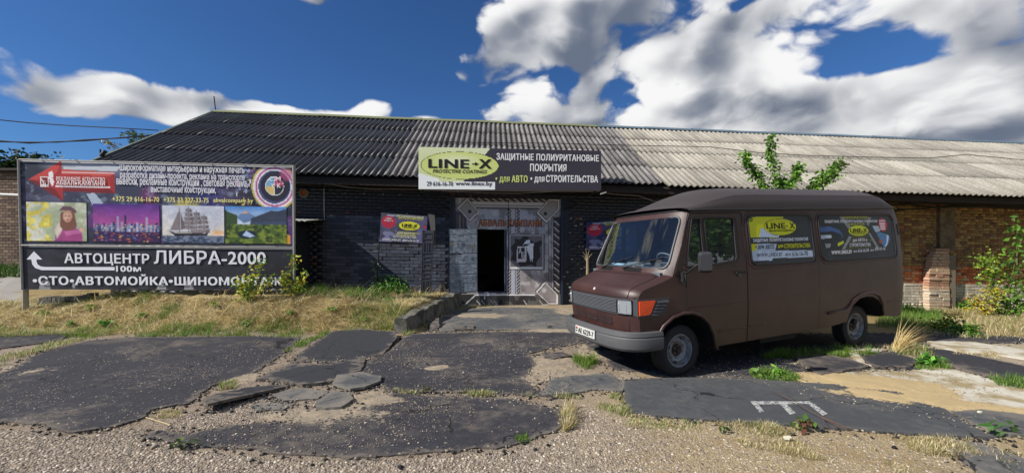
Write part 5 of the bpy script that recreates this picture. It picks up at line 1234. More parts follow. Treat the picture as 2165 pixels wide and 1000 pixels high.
for sg_ in (1, -1):
    def hf(v, z): return NF(sg_*v, -.84, z, .0275)
    V, Fc = sweepgrid(hf, np.linspace(.70,.935,5), [.885,.975,1.066]); hl = mk('headlight', V, Fc, mhl, van)
    tubes('headlight_rim', [[hf(.70,.885),hf(.81,.885),hf(.935,.885),hf(.935,1.066),hf(.81,1.066),hf(.70,1.066)]], .008, mat('grille_grey'), hl)
    tubes('lamp_flute', [[hf(a_,.9),hf(a_,1.05)] for a_ in (.74,.86)], .002, mat('headlamp_dim','8f969c',.15,metal=.5), hl, closed=False)
    far = sg_ < 0
    q_ = lambda s, z, o=.014: SD(s, z, o, far)
    bk_ = Geo(); pts = [(-.715,1.085),(-.24,1.085),(-.33,.87),(-.42,.852),(-.715,.852)]; bk_.v = [q_(*p, .008) for p in pts]+[q_(*p, -.02) for p in pts]; bk_.f = [(0,1,2,3,4)]+[(i,(i+1)%5,5+(i+1)%5,5+i) for i in range(5)]; sb_ = bk_.obj('lamp_housing', mat('grille_grey'), van)
    pts = [(-.70,1.06),(-.46,1.06),(-.475,1.02),(-.535,.89),(-.56,.875),(-.70,.875)]; il = Geo(); il.v = [q_(*p, .024) for p in pts]+[q_(*p, .006) for p in pts]; il.f = [tuple(range(6))]+[(i,(i+1)%6,6+(i+1)%6,6+i) for i in range(6)]
    il.obj('turn_light', mat('orange_lens','ee4a08',.25,spec=.7,bump=.8,bscale=45,bdist=.01,coat=.3), sb_)
    for k in range(5):
        z = 1.055-k*.039; x0 = -.435-.02*k; x1 = -.262-.042*k*.9; g = Geo(); g.v = [q_(x0,z,.010),q_(x1,z,.010),q_(x1-.012,z-.028,.03),q_(x0-.012,z-.028,.03)]; g.f = [(0,1,2,3)]; g.v += [q_(x0-.014,z-.032,.008),q_(x1-.014,z-.032,.008)]; g.f += [(3,2,5,4)]; g.obj('louvre', mat('grille_grey'), sb_)
# lower body-coloured air slots in three groups
for a_, b_ in ((-.60,-.24),(-.215,.145),(.17,.53)):
    for k in range(6):
        z = .705+k*.0235; V, Fc = sweepgrid(lambda v, j: NF(v, -.832, z+(0,.012)[j], .002), np.linspace(a_, b_, 5), range(2)); mk('air_slot', V, Fc, mblk, van)
        V, Fc = sweepgrid(lambda v, j: NF(v, -.832, z+(.012,.016,.0225)[j], (.001,.010,.002)[j]), np.linspace(a_, b_, 5), range(3)); mk('air_slot_bar', V, Fc, mb, van)
# badge, cowl grilles, wipers
c0 = NF(.05, -.825, 1.165, .006); g = Geo(); nn = Vector((-.9,0,.42)).normalized(); g.lathe([(0,.004),(.018,.004),(.021,0),(.021,-.01)], c0, nn, (0,1,0), 16); g.obj('badge', mat('badge_white','c4c2c0',.4), van)
for a_, b_ in ((.10,.50),(-.62,-.24)):
    g = Geo()
    for k in range(4):
        s = -.385+k*.0; zz = 1.392+k*.016
        V, Fc = sweepgrid(lambda v, j: WF(v, 1.402+k*.0135+(0,.008)[j], .012), np.linspace(a_, b_, 4), range(2)); g.add(V, Fc)
    g.obj('cowl_vent', mblk, van)
for va, vb_ in ((.10,.66),(-.50,.02)):
    piv = WF(va, 1.43, .03); tip = WF(vb_+.0, 1.56, .03); mid_ = piv.lerp(tip, .5)+Vector((-.01,0,.01))
    wp_ = Geo(); wp_.tube([piv, mid_, tip], [.009,.007,.006], 6); wo = wp_.obj('wiper', mat('matt_black'), van); g = Geo(); g.tube([WF(va+.22*(1 if vb_>va else -1), 1.475, .014), WF(vb_+.16, 1.60, .014)], .007, 5); g.obj('wiper_blade', mrub, wo)
    g = Geo(); g.lathe([(0,.015),(.018,.012),(.02,-.01)], piv, (-.7,0,.7), (0,1,0), 10); g.obj('wiper_pivot', mrub, wo)
# door handle, mirror, fender corner piece
hd = Geo(); hd.box(SD(.93,1.335,.0), (.20,0,0), (0,-.028,0), (0,0,.032)); hd = hd.obj('door_handle', mrub, van); g = Geo(); g.lathe([(0,.01),(.035,.01),(.04,-.012)], SD(1.0,1.325,.004), (0,-1,0), (0,0,1), 14); g.obj('handle_cup', mat('chrome_dull','55585c',.3,metal=.8), hd)
g = Geo(); x_ = Vector((.8,-.6,0)); y_ = Vector((-.6,-.8,0)); o_ = Vector((-.15,-.42,1.42))
mv = []
for dx_, dz_ in rrect(0,0,.165,.26,.04): mv.append(o_+x_*dx_+Vector((0,0,dz_)))
k = len(mv); inn = [p+y_*.07+((sum(mv, Vector())/k)-p)*.25 for p in mv]; g.v = mv+inn; g.f = [tuple(range(k))]+[(i,(i+1)%k,k+(i+1)%k,k+i) for i in range(k)]+[tuple(range(k,2*k))[::-1]]
mo = g.obj('side_mirror', mat('mirror_grey','2b2c30',.6,bump=.2,bscale=200,bdist=.003), van); g = Geo(); g.tube([SD(-.03,1.36,.0), SD(-.03,1.38,.10)+Vector((0,0,.03)), o_+x_*.02+Vector((0,0,.12))], .013, 8); g.tube([SD(-.03,1.25,.0), SD(-.03,1.25,.05), SD(-.03,1.42,.06)], .014, 8); g.obj('mirror_arm', mrub, mo, True)
g = Geo(); g.box(SD(-.06,1.28,.0), (.05,0,0), (0,-.05,0), (0,0,.13)); g.obj('mirror_bracket', mrub, mo)
g = Geo(); g.add([SD(4.99,1.82+.0,.004)+Vector((0,0,.0)), SD(5.05,1.82,.004), SD(5.02,2.02,.004), SD(4.97,2.02,.004)], [(0,1,2,3)]); av_ = g.obj('air_vent', mblk, van)
for k in range(9): g = Geo(); z = 1.83+k*.021; g.tube([SD(4.985,z,.006), SD(5.045,z,.006)], .004, 4); g.obj('vent_rib', mrub, av_)
# wheels
mty = mat('tyre_rubber','1c1c1e',.75,var=.25,vscale=9,bump=.4,bscale=90,bdist=.004); mrim = mat('rim_paint','8d8f92',.5,var=.25,vscale=12,col2='6b6660'); mrust = mat('rusty_hub','4a3a32',.8,var=.4,vscale=30,metal=.3)
def wheel(x, y, side, zoff=0, steer=0, R=.345):
    ax = Vector((math.sin(steer)*side, -side*math.cos(steer), 0)); c0 = Vector((x, y, R+zoff)); up = Vector((0,0,1))
    w = bpy.data.objects.new('wheel', None); COL.objects.link(w); w.parent = van; OFF[w.name] = Vector((0,0,0))
    g = Geo(); pr = [(.215,.075),(.235,.095),(.275,.105),(.305,.10),(R-.012,.085),(R-.002,.075)]
    tw = [(R,.07),(R,.045),(R-.009,.043),(R-.009,.033),(R,.031),(R,.012),(R-.009,.010)]
    full = pr+tw+[(r, -h) for r, h in tw[::-1]]+[(r, -h) for r, h in pr[::-1]]
    g.lathe(full, c0, ax, up, 56)
    for k in range(64):
        a_ = 2*math.pi*k/64; b_ = up.cross(ax).normalized(); d = up*math.cos(a_)+b_*math.sin(a_); t_ = ax.cross(d)
        for sg in (1, -1): g.box(c0+d*(R-.02)-t_*.009+ax*(.052 if sg > 0 else -.090), ax*.038, t_*.018, d*.024)
    ty = g.obj('tyre', mty, w, False); sharp(ty, 28)
    g = Geo(); g.lathe([(.222,.080),(.226,.088),(.216,.092),(.205,.080),(.198,.045),(.188,.022),(.172,.036),(.150,.056),(.125,.052),(.105,.030),(.088,.026),(.0,.026)], c0, ax, up, 40); rm = g.obj('rim', mrim, w); sharp(rm, 40)
    b_ = up.cross(ax).normalized(); rot = random.random()
    for k in range(8):
        a_ = 2*math.pi*(k+rot)/8; d = up*math.cos(a_)+b_*math.sin(a_); t_ = ax.cross(d); p = c0+d*.163+ax*.050; nrm = (ax+d*.55).normalized(); dd = (d-ax*.55).normalized()
        mk('vent_hole', [p+nrm*.006+t_*(.022*math.cos(q*.7854))+dd*(.013*math.sin(q*.7854)) for q in range(8)], [tuple(range(8))], mblk, rm) if k % 2 == 0 else None
    g = Geo(); g.lathe([(.086,.026),(.080,.040),(.045,.045),(.040,.075),(.030,.085),(0,.085)], c0, ax, up, 20); g.obj('hub', mrust, rm)
    for k in range(6):
        a_ = 2*math.pi*k/6; d = up*math.cos(a_)+b_*math.sin(a_); g = Geo(); g.lathe([(0,.062),(.013,.062),(.014,.034)], c0+d*.066, ax, d, 6); g.obj('wheel_nut', mat('dull_steel','6f6c68',.5,metal=.6), rm)
rz = float(G(*(VO+Matrix.Rotation(VTH,3,'Z')@Vector((3.9,.14,0))).xy))-VO.z-.03*3.9+.03
wheel(.0,.16,1,-.012,steer=.04); wheel(.0,1.60,-1,-.01); wheel(3.90,.19,1,rz,R=.345); wheel(3.90,1.57,-1,rz)
# cab interior
g = Geo(); g.aabb(-.30,.12,.08,1.68,1.30,1.40); g.aabb(-.12,.14,.55,1.05,1.38,1.45); ds = g.obj('dashboard', mat('dash_grey','5a6068',.6), van)
g = Geo(); g.aabb(1.2,1.24,.06,1.70,.5,2.26); g.obj('bulkhead', mat('bulkhead_blue_grey','4a515c',.6), van)
for y in (.18, .98, ):
    w_ = .5 if y < .5 else .62
    g = Geo(); g.aabb(.45,.95,y,y+w_,.95,1.10); se = g.obj('seat', mat('seat_cloth','3c4048',.9), van); g = Geo(); g.box((.88,y,1.08), (.12,0,0), (0,w_,0), (.12,0,.62)); g.obj('backrest', mat('seat_cloth'), se); g = Geo(); g.aabb(1.0,1.1,y+.13,y+.36,1.73,1.92); g.obj('headrest', mat('seat_cloth'), se)
g = Geo(); cst = Vector((.22,.46,1.50)); axs = Vector((.75,0,.66)); a_ = Vector((0,1,0)); b_ = axs.cross(a_).normalized(); g.tube([cst+(a_*math.cos(t_)+b_*math.sin(t_))*.20 for t_ in np.linspace(0,2*math.pi,24,endpoint=False)], .014, 6, True); g.tube([cst+a_*.2, cst-a_*.2], .012, 5); g.tube([cst, cst-b_*.2], .012, 5); g.tube([cst, (.0,.46,1.32)], .02, 6); g.obj('steering_wheel', mat('wheel_grey','6d6f74',.5), van, True)
rl = root('paper_roll', (0,0,0), 'pale blue paper roll lying on the dashboard behind the windscreen', 'paper roll', local=True)
VM = Matrix.Translation(VO) @ Matrix.Rotation(VTH,4,'Z') @ Matrix.Rotation(-.03,4,'Y')
rl.matrix_world = VM
rl.location = VM.translation
g = Geo(); g.tube([(-.16,1.02,1.452),(-.16,1.30,1.452)], .047, 18); g.obj('roll', mat('pale_blue_paper','a9c4dc',.7), rl, True); g = Geo(); g.tube([(-.16,1.012,1.452),(-.16,1.03,1.452)], .018, 12); g.obj('core', mat('cardboard','8a7a64',.9), rl, True)
bx_ = root('grey_dash_bag', (0,0,0), 'grey zip case lying on the dashboard in front of the steering wheel', 'case', local=True); bx_.matrix_world = VM
g = Geo(); pts = rrect(.50,0,.92,.12,.04,3); g.v = [(-.22,y,1.402+z) for y, z in pts]+[(-.08,y,1.402+z) for y, z in pts]; k = len(pts); g.f = [tuple(range(k)), tuple(range(k,2*k))[::-1]]+[(i,(i+1)%k,k+(i+1)%k,k+i) for i in range(k)]; g.obj('case', mat('grey_cloth','7d838a',.9,bump=.4,bscale=160), bx_)
g = Geo(); g.tube([(-.225,.52,1.47),(-.225,.90,1.47)], .005, 5); g.obj('zip', mrub, bx_)
# printed films on the two rear side windows
def rmask(c, rx, ry):
    X, Y = np.minimum(c.X, 1-c.X), np.minimum(c.Y, 1-c.Y); c.hole = (X < rx) & (Y < ry) & (((X-rx)/rx)**2+((Y-ry)/ry)**2 > 1)
def sidepan(px, s0, s1):
    p = Panel(px, [SD(s0,2.17), SD(s1,2.17), SD(s1,1.44), SD(s0,1.44)]); p.n = p.n if p.n.y < 0 else -p.n; return p
k4 = 7.69
s2 = sidepan([(1572,457),(1706,457.5),(1719,549),(1586,564)], 1.27, 2.65)
def P4(x, y): return s2.uv(1540+x/k4, 440+y/k4)
c = Canvas(150, 86, '2e3238'); Q = lambda *p: [P4(*a_) for a_ in p]
c.poly(Q((330,165),(820,155),(745,460),(750,490),(290,500),(255,260)), 'c8ce24'); c.poly(Q((470,340),(760,430),(755,485),(440,492)), 'b4c6de'); c.poly(Q((250,250),(330,245),(345,175),(270,195)), '7c8a1c')
c.poly(Q((300,605),(725,590),(700,700),(1325,668),(1335,772),(665,825),(655,860),(370,885),(320,780)), 'b4c6de'); c.poly(Q((300,605),(418,600),(400,715),(312,720)), 'c8ce24'); c.poly(Q((725,590),(1325,560),(1325,668),(700,700)), '2e3238')
ce = P4(778,322); c.ell(ce[0], ce[1], .258, .178, '20231c'); c.ell(ce[0], ce[1], .252, .170, 'c8ce24'); rmask(c, .065, .13)
show_print('window_film', c, s2, g2, .006)
def T2(s, x0, y0, x1, y1, col, **k): return text(s2, s, 1540+x0/k4, 440+y0/k4, 1540+x1/k4, 440+y1/k4, col, g2, off=.010, **k)
T2('LINE', 545,262,850,352,'1d1f1a',bold=.03); T2('X', 925,255,1008,345,'1d1f1a',bold=.03); T2('PROTECTIVE COATINGS', 588,368,990,395,'2a2c20',bold=.02)
shape(s2, [(1540+870/k4,440+290/k4),(1540+905/k4,440+302/k4),(1540+870/k4,440+315/k4)], '1d1f1a', g2, .010)
T2('ЗАЩИТНЫЕ ПОЛИУРЕТАНОВЫЕ ПОКРЫТИЯ', 340,498,1245,562,'ccd6e4',bold=.03); T2('• для', 390,628,520,695,'23262c',bold=.02); T2('АВТО', 537,612,680,680,'23262c',bold=.03)
T2('для', 735,605,825,660,'c8ce24',bold=.03); T2('СТРОИТЕЛЬСТВА', 838,578,1280,645,'c8ce24',bold=.03); T2('WWW.LINEX.BY', 412,742,822,802,'23262c',bold=.01); T2('8029', 862,735,955,778,'23262c',bold=.01); T2('616-16-70', 975,698,1240,768,'23262c',bold=.01)
s3 = sidepan([(1724,455.5),(1880,458),(1893,550),(1737,554)], 2.83, 4.83)
def P5(x, y): return s3.uv(1710+x/k4, 440+y/k4)
c = Canvas(190, 84, '24282c'); Q = lambda *p: [P5(*a_) for a_ in p]
c.noise(8,5,.5,.7,'32373a',.7,2)
for yy, x0, x1 in ((170,510,900),(285,600,870),(500,620,900),(560,590,960),(680,560,1000)):
    k = x0
    while k < x1: u, v = P5(k, yy); c.ell(u, v, .016, .032, 'a8a832' if yy < 400 else '5c5c28'); c.ell(u, v+.01, .007, .014, '24282c'); k += 46
for a_ in (((440,150),(495,150),(640,340),(590,360)),((910,430),(940,430),(1100,690),(1060,700)),((600,470),(640,500),(530,700),(490,700)),((905,160),(960,170),(920,310),(880,290))): c.poly(Q(*a_), '8b8f90')
c.poly(Q((150,320),(300,310),(440,370),(490,430),(500,500),(350,560),(200,600),(150,540)), '3c5c94'); c.poly(Q((150,400),(340,390),(470,440),(490,500),(330,580),(200,650),(170,560)), '1e2126'); c.poly(Q((160,450),(320,450),(335,500),(180,515)), 'b9c6d6'); c.noise(60,30,.55,.7,'32373a',.15,4)
c.poly(Q((230,590),(320,600),(310,660),(250,665)), '8f9499'); c.poly(Q((420,595),(515,550),(515,600),(430,645)), 'c8ce24')
c.poly(Q((980,315),(1080,310),(1120,400),(1040,430)), 'a4b4c8'); c.poly(Q((1050,440),(1110,420),(1250,470),(1290,540),(1260,620),(1180,680),(1110,540)), '4a7aa8'); c.poly(Q((1100,540),(1140,545),(1145,610),(1105,615)), 'b0402a'); c.poly(Q((1230,470),(1270,490),(1240,640),(1190,700),(1225,600)), 'c8d2f0')
u, v = P5(1160, 295); c.ell(u, v, .062, .16, 'b82436')
for k in range(4): a_ = P5(1095+k*8, 232+k*46); b_ = P5(1200+k*2, 232+k*46); c.rect(a_[0], a_[1]-.025, b_[0], a_[1]+.022, 'd8c0c6')
ce = P5(752, 392); c.ell(ce[0], ce[1], .140, .132, '14160f'); c.ell(ce[0], ce[1], .135, .122, 'c8d02a'); rmask(c, .055, .15); show_print('window_film', c, s3, g3, .006)
def T3(s, x0, y0, x1, y1, col, **k): return text(s3, s, 1710+x0/k4, 440+y0/k4, 1710+x1/k4, 440+y1/k4, col, g3, off=.010, **k)
T3('LINE-X', 612,352,888,420,'15170f',bold=.03); T3('PROTECTIVE COATINGS', 640,430,876,445,'2a2c18'); T3('ЗАЩИТНЫЕ ПОЛИУРЕТАНОВЫЕ ПОКРЫТИЯ', 212,208,1056,262,'d4dae2',bold=.03)
T3('для АВТО и', 652,520,885,582,'d4dae2',bold=.04); T3('СТРОИТЕЛЬСТВА', 605,598,948,656,'d4dae2',bold=.04); T3('WWW.LINEX.BY', 328,712,645,772,'e2e6ea',bold=.04); T3('8029', 668,722,730,752,'d4dae2',bold=.02); T3('616-16-70', 742,700,918,752,'d4dae2',bold=.03); T3('8029', 946,712,1005,742,'d4dae2',bold=.02); T3('529-37-16', 1018,682,1200,732,'d4dae2',bold=.03)
# ---------------------------------------------------------------- grass, straw, leaves
def blades(name, X, Y, H, Wd, lean, cols, parent=None, kind='stuff', base=0.0, az=None, Z=None):
    n = len(X); z = (G(X, Y)+base) if Z is None else Z
    H = H*(.35+1.25*fbm(X*4.5, Y*4.5, 3))
    az = rng.random(n)*6.283 if az is None else az; dx, dy = np.cos(az), np.sin(az); px_, py_ = -dy, dx
    l = np.broadcast_to(lean, (n,)); h0 = H*np.cos(l); r0 = H*np.sin(l); w = Wd/2
    c = np.stack([X, Y, z-.004], -1)
    def pt(f, rr, hh, s): return np.stack([X+dx*rr+px_*w*s*f, Y+dy*rr+py_*w*s*f, z-.004+hh], -1)
    V = np.stack([pt(1, 0*H, 0*H, 1), pt(1, 0*H, 0*H, -1), pt(.8, r0*.42, h0*.58, 1), pt(.8, r0*.42, h0*.58, -1), pt(0, r0, h0, 0)], 1)
    F1 = np.array([[0,1,3,2]])[None]+np.arange(n)[:, None, None]*5; F2 = np.array([[2,3,4,4]])[None]+np.arange(n)[:, None, None]*5
    b = np.arange(n)*5; tri = np.concatenate([np.stack([b, b+1, b+3], -1), np.stack([b, b+3, b+2], -1), np.stack([b+2, b+3, b+4], -1)])
    return mk(name, V.reshape(-1, 3), tri, M_LEAF(), parent, cols=np.repeat(cols, 5, axis=0), kind=kind)
def gcols(n, lst, v=.3): return scols(n, lst, v)
STRAW = ['cfc097','ddd0a8','b8a678','a39266','e8deba','8f8058','b8aa78']; GREEN = ['4f7a24','5c8430','3f661d','76963c','6b8a30','8a9c4c']; MIXG = STRAW+GREEN
# cut dry hay lying on the bank
bankpoly = [(-80,640),(30,640),(120,636),(400,632),(620,628),(830,622),(950,628),(938,640),(842,700),(600,704),(200,708),(-80,715)]
x, y = scatter_px(42000, bankpoly, lambda x, y: .35+.65*sm((fbm(x*1.6, y*1.6)-.35)/.25))
blades('cut_hay', x, y, rng.uniform(.08,.26,len(x)), rng.uniform(.005,.010,len(x)), rng.uniform(1.1,1.52,len(x)), np.clip(gcols(len(x), STRAW)*1.3, 0, .85), base=.004)
x, y = scatter_px(9000, bankpoly, lambda x, y: sm((fbm(x*.9+4, y*.9)-.42)/.2))
blades('dry_grass', x, y, rng.uniform(.05,.15,len(x)), np.full(len(x), .005), rng.uniform(.2,.9,len(x)), gcols(len(x), STRAW+['7a8440','8c9448']))
x, y = scatter_px(1400, bankpoly)
blades('dry_stalks', x, y, rng.uniform(.25,.6,len(x)), np.full(len(x), .008), rng.uniform(.9,1.5,len(x)), np.clip(gcols(len(x), ['e2d3a6','d0bc88','a08a58','c4ae7a'])*1.2, 0, .85), base=.03)
x, y = scatter_px(8000, bankpoly, lambda x, y: sm((fbm(x*1.2+14, y*1.6+3)-.58)/.10))
blades('green_grass', x, y, rng.uniform(.05,.16,len(x)), np.full(len(x), .006), rng.uniform(.1,.8,len(x)), gcols(len(x), GREEN+['a09a50']))
# fresh green fringe along the foot of the bank and by the black wall
def fringe(n, poly, hs, cols, name='green_grass', dens=None, w=.006, lean=(.2,1.25), base=0.0):
    dn = (lambda x, y: (dens(x, y) if dens else 1.0)*(.12+.88*sm((fbm(x*5+1, y*5)-.40)/.16))); n = int(n*.8)
    x, y = scatter_px(n, poly, dn); return blades(name, x, y, rng.uniform(hs[0], hs[1], len(x)), np.full(len(x), w), rng.uniform(lean[0], lean[1], len(x)), gcols(len(x), cols), base=base)
fringe(9000, [(-60,702),(60,686),(240,684),(420,688),(520,672),(700,684),(850,694),(830,708),(640,716),(400,712),(200,716),(60,712),(-60,720)], (.05,.17), GREEN+['8e9a4a','a59a58'], dens=lambda x, y: sm((fbm(x*1.3+2, y*1.1)-.38)/.2))
fringe(2500, [(130,718),(200,714),(60,752),(-40,790),(-60,770),(40,745)], (.03,.10), GREEN+STRAW)
fringe(5000, [(640,618),(760,620),(830,630),(800,642),(700,634),(640,630)], (.08,.30), GREEN)
fringe(1500, [(590,750),(640,735),(660,722),(700,706),(690,700),(640,718),(585,756)], (.04,.12), GREEN+['a8a060'])
fringe(700, [(462,812),(500,806),(500,820),(466,826)], (.03,.10), GREEN+STRAW); fringe(500, [(320,872),(390,864),(380,884),(325,886)], (.02,.05), STRAW+['8a9048'])
fringe(1600, [(826,824),(960,828),(1110,832),(1230,836),(1230,844),(1100,842),(960,838),(826,834)], (.02,.07), GREEN+STRAW, base=.01, dens=lambda x, y: sm((fbm(x*4, y*4)-.42)/.1))
fringe(1500, [(1215,752),(1250,748),(1262,775),(1235,785),(1212,778)], (.08,.20), GREEN+['a9a45c'], dens=lambda x, y: np.exp(-((x-gp(1236,768).x)**2+(y-gp(1236,768).y)**2)/.02))
fringe(900, [(1185,880),(1212,860),(1216,905),(1190,915)], (.04,.18), STRAW+['9aa050']); fringe(400, [(1090,925),(1118,922),(1115,938),(1092,938)], (.03,.07), GREEN)
fringe(2600, [(890,655),(960,650),(905,700),(850,712),(850,704),(880,680)], (.03,.12), GREEN+STRAW, dens=lambda x, y: sm((fbm(x*3, y*3)-.42)/.1))
fringe(900, [(935,640),(1010,640),(1060,648),(1000,655),(940,655)], (.03,.10), GREEN+STRAW, dens=lambda x, y: sm((fbm(x*3, y*3)-.5)/.1))
# right side: grass behind and around the van
fringe(26000, [(1850,690),(1880,655),(2220,655),(2220,722),(2060,718),(1960,712)], (.05,.20), STRAW+STRAW+GREEN[:3]+['a08c5a','8a7a48'], dens=lambda x, y: .25+.75*sm((fbm(x*.8, y*.8)-.4)/.2))
fringe(9000, [(1850,690),(1880,655),(1990,660),(1990,690),(1900,700)], (.10,.36), GREEN)
fringe(5000, [(1600,762),(1660,745),(1740,742),(1800,745),(1860,750),(1830,756),(1740,757),(1680,760)], (.05,.18), GREEN+['a9a45c'])
fringe(2200, [(1590,800),(1600,785),(1640,785),(1695,800),(1690,808),(1620,808)], (.03,.13), GREEN)
fringe(1400, [(1880,745),(1930,730),(1960,745),(1975,765),(1900,760)], (.10,.20), GREEN+STRAW)
x, y = scatter_px(170, [(1884,742),(1900,738),(1905,748),(1888,750)]); blades('dry_grass', x, y, rng.uniform(.35,.8,len(x)), np.full(len(x), .007), rng.uniform(.5,1.25,len(x)), gcols(len(x), ['c9b27a','b59c63','dcc896']), az=rng.uniform(-.5,.7,len(x)))
fringe(1500, [(1930,770),(2000,768),(2010,785),(1940,785)], (.05,.12), GREEN); fringe(1500, [(2090,800),(2200,810),(2200,830),(2110,818)], (.05,.14), GREEN+['7a8a70'])
fringe(13000, [(1335,880),(1500,893),(1830,916),(2010,930),(2160,960),(2160,1010),(1900,1010),(1500,930),(1340,925)], (.02,.08), STRAW+['8a8a48'], name='dry_grass', dens=lambda x, y: sm((fbm(x*2.2, y*2.2)-.46)/.12), w=.004, lean=(.5,1.45))
fringe(5000, [(1310,830),(1340,880),(1500,893),(1700,908),(1700,925),(1340,905),(1200,860)], (.015,.07), STRAW+GREEN, dens=lambda x, y: sm((fbm(x*3, y*3)-.48)/.1), w=.004, lean=(.4,1.4))
fringe(2400, [(1850,925),(2100,930),(2140,960),(1950,985),(1840,950)], (.02,.08), STRAW+['8a9048'], w=.004, lean=(.3,1.4), dens=lambda x, y: sm((fbm(x*4, y*4)-.42)/.12))
fringe(1200, [(1800,735),(2200,770),(2200,765),(2000,735)], (.03,.10), STRAW, dens=lambda x, y: sm((fbm(x*3, y*3)-.5)/.1))

def leaves(name, pts, size, cols, parent, up=.35, kind='stuff'):
    pts = np.asarray(pts, float); n = len(pts); s = np.asarray(size) if hasattr(size, '__len__') else rng.uniform(size*.6, size*1.3, n)
    d = rng.normal(size=(n, 3)); d[:, 2] = d[:, 2]*.5-.6; d /= np.linalg.norm(d, axis=1)[:, None]
    u = rng.normal(size=(n, 3))*.8+np.array([0,-.3,up]); sd = np.cross(d, u); sd /= np.linalg.norm(sd, axis=1)[:, None]; nn = np.cross(sd, d)
    s = s[:, None]; V = np.stack([pts, pts+d*s*.45+sd*s*.27+nn*s*.08, pts+d*s, pts+d*s*.45-sd*s*.27+nn*s*.08], 1).reshape(-1, 3)
    b = np.arange(n)*4; tri = np.concatenate([np.stack([b, b+1, b+2], -1), np.stack([b, b+2, b+3], -1)])
    return mk(name, V, tri, M_LEAF(), parent, cols=np.repeat(cols, 4, axis=0), kind=kind)
LG = ['4d7426','5c8a2e','6f9c38','3d5f1e','83ad46','4a6e2a']; LY = ['a9b040','c2b83e','8fa83c','b8a038','d0c454']
mst = mat('green_stem','5d6a34',.8); mwood = mat('brown_twig','5a4836',.9,var=.3)
def plant(name, label, cat, base, shoots, lsz, n_per, cols, spread=.06, r=.012, group=None, m=mst, fol='foliage'):
    o = root(name, base, label, cat, group); P_ = []; C_ = []
    for sh in shoots:
        sh = [Vector(p) for p in sh]; g = Geo(); g.tube(sh, [r*(1-.7*i/(len(sh)-1)) for i in range(len(sh))], 5); g.obj('stem', m, o, True)
        for i in range(n_per):
            t_ = (i+.5)/n_per*(len(sh)-1)*.98+.02; k = min(int(t_), len(sh)-2); p = sh[k].lerp(sh[k+1], t_-k)
            P_ += [np.array(p)+rng.normal(size=3)*spread for _ in range(9)]
    P_ = np.array(P_); leaves(fol, P_, lsz*.72, gcols(len(P_), cols), o); return o
# shoots growing above the van roof, in front of the pale slates
YB = 10.6
S_ = lambda *p: [P(x, y, YB+random.uniform(-.15,.15)) for x, y in p]
plant('wild_shoots', 'leafy green tree shoots rising above the van roof against the pale slates', 'shoots', P(1640,650,YB), [S_((1650,640),(1650,500),(1645,400),(1635,350),(1628,320),(1632,284)), S_((1652,470),(1620,400),(1600,370),(1580,345),(1572,322)), S_((1648,480),(1665,400),(1682,370),(1690,350)), S_((1645,430),(1655,398),(1650,380))], .15, 70, LG+['83ad46'], .062, .02, fol='foliage')
plant('wild_branch', 'arching leafy branch above the van roof, right of the tall shoots', 'branch', P(1700,650,YB), [S_((1690,640),(1705,480),(1718,395),(1740,372),(1765,352),(1785,342)), S_((1700,480),(1722,392),(1752,375),(1770,362))], .16, 52, LG+['6a5a30'], .075, .018)
# plants by the wall on the right
YR_ = 12.4
R_ = lambda *p: [P(x, y, YR_+random.uniform(-.3,.3)) for x, y in p]
plant('maple_bush', 'large-leaved green bush at the right edge in front of the brick wall', 'bush', P(2130,655,YR_), [R_((2125,660),(2135,600),(2150,540),(2165,490)), R_((2120,660),(2140,600),(2180,560),(2190,520)), R_((2130,665),(2165,640),(2195,600)), R_((2110,662),(2105,620),(2098,590),(2110,560)), R_((2140,660),(2150,620),(2140,580)), R_((2150,670),(2190,650),(2220,620)), R_((2150,560),(2150,520),(2155,480),(2150,470))], .20, 12, LG+LG+LG+LY[2:3], .14, .014)
plant('wild_sapling', 'light green sapling with drooping leaves before the red brick band', 'sapling', P(2100,655,YR_-.2), [R_((2105,660),(2096,600),(2088,560),(2080,530)), R_((2098,620),(2105,570),(2100,535)), R_((2092,575),(2072,545))], .15, 11, ['8fae3c','7a9c34','a5b84a','6f8f30'], .09, .010)
plant('yellow_weed', 'yellowing weed at the foot of the brick wall, left of the maple bush', 'weed', P(2078,655,12.2), [[P(2080,660,12.2),P(2085,630,12.2),P(2092,605,12.2)],[P(2085,660,12.2),P(2110,630,12.2),P(2118,610,12.2)],[P(2090,665,12.1),P(2062,640,12.1),P(2050,625,12.1)]], .14, 14, LY+['7a4038'], .08, .008)
for i_, (x_, y_, lb_) in enumerate(((2035,655,'low green weed between the buttress and the yellow weed'),(1880,668,'dense low weed beside the rear corner of the van'),(1925,668,'low weed in front of the buttress'),(1990,700,'small yellow-green weed in the dry grass behind the concrete strip'),(2045,710,'little green weed at the right in the dry grass'))):
    b_ = gp(x_, y_); sh = [[b_, b_+Vector((random.uniform(-.3,.3), random.uniform(-.1,.1), random.uniform(.12,.35)))] for _ in range(9)]
    plant('weed', lb_, 'weed', b_, sh, .10, 9, LG if i_ != 3 else LY+LG, .06, .006, 'weeds by the right-hand wall')
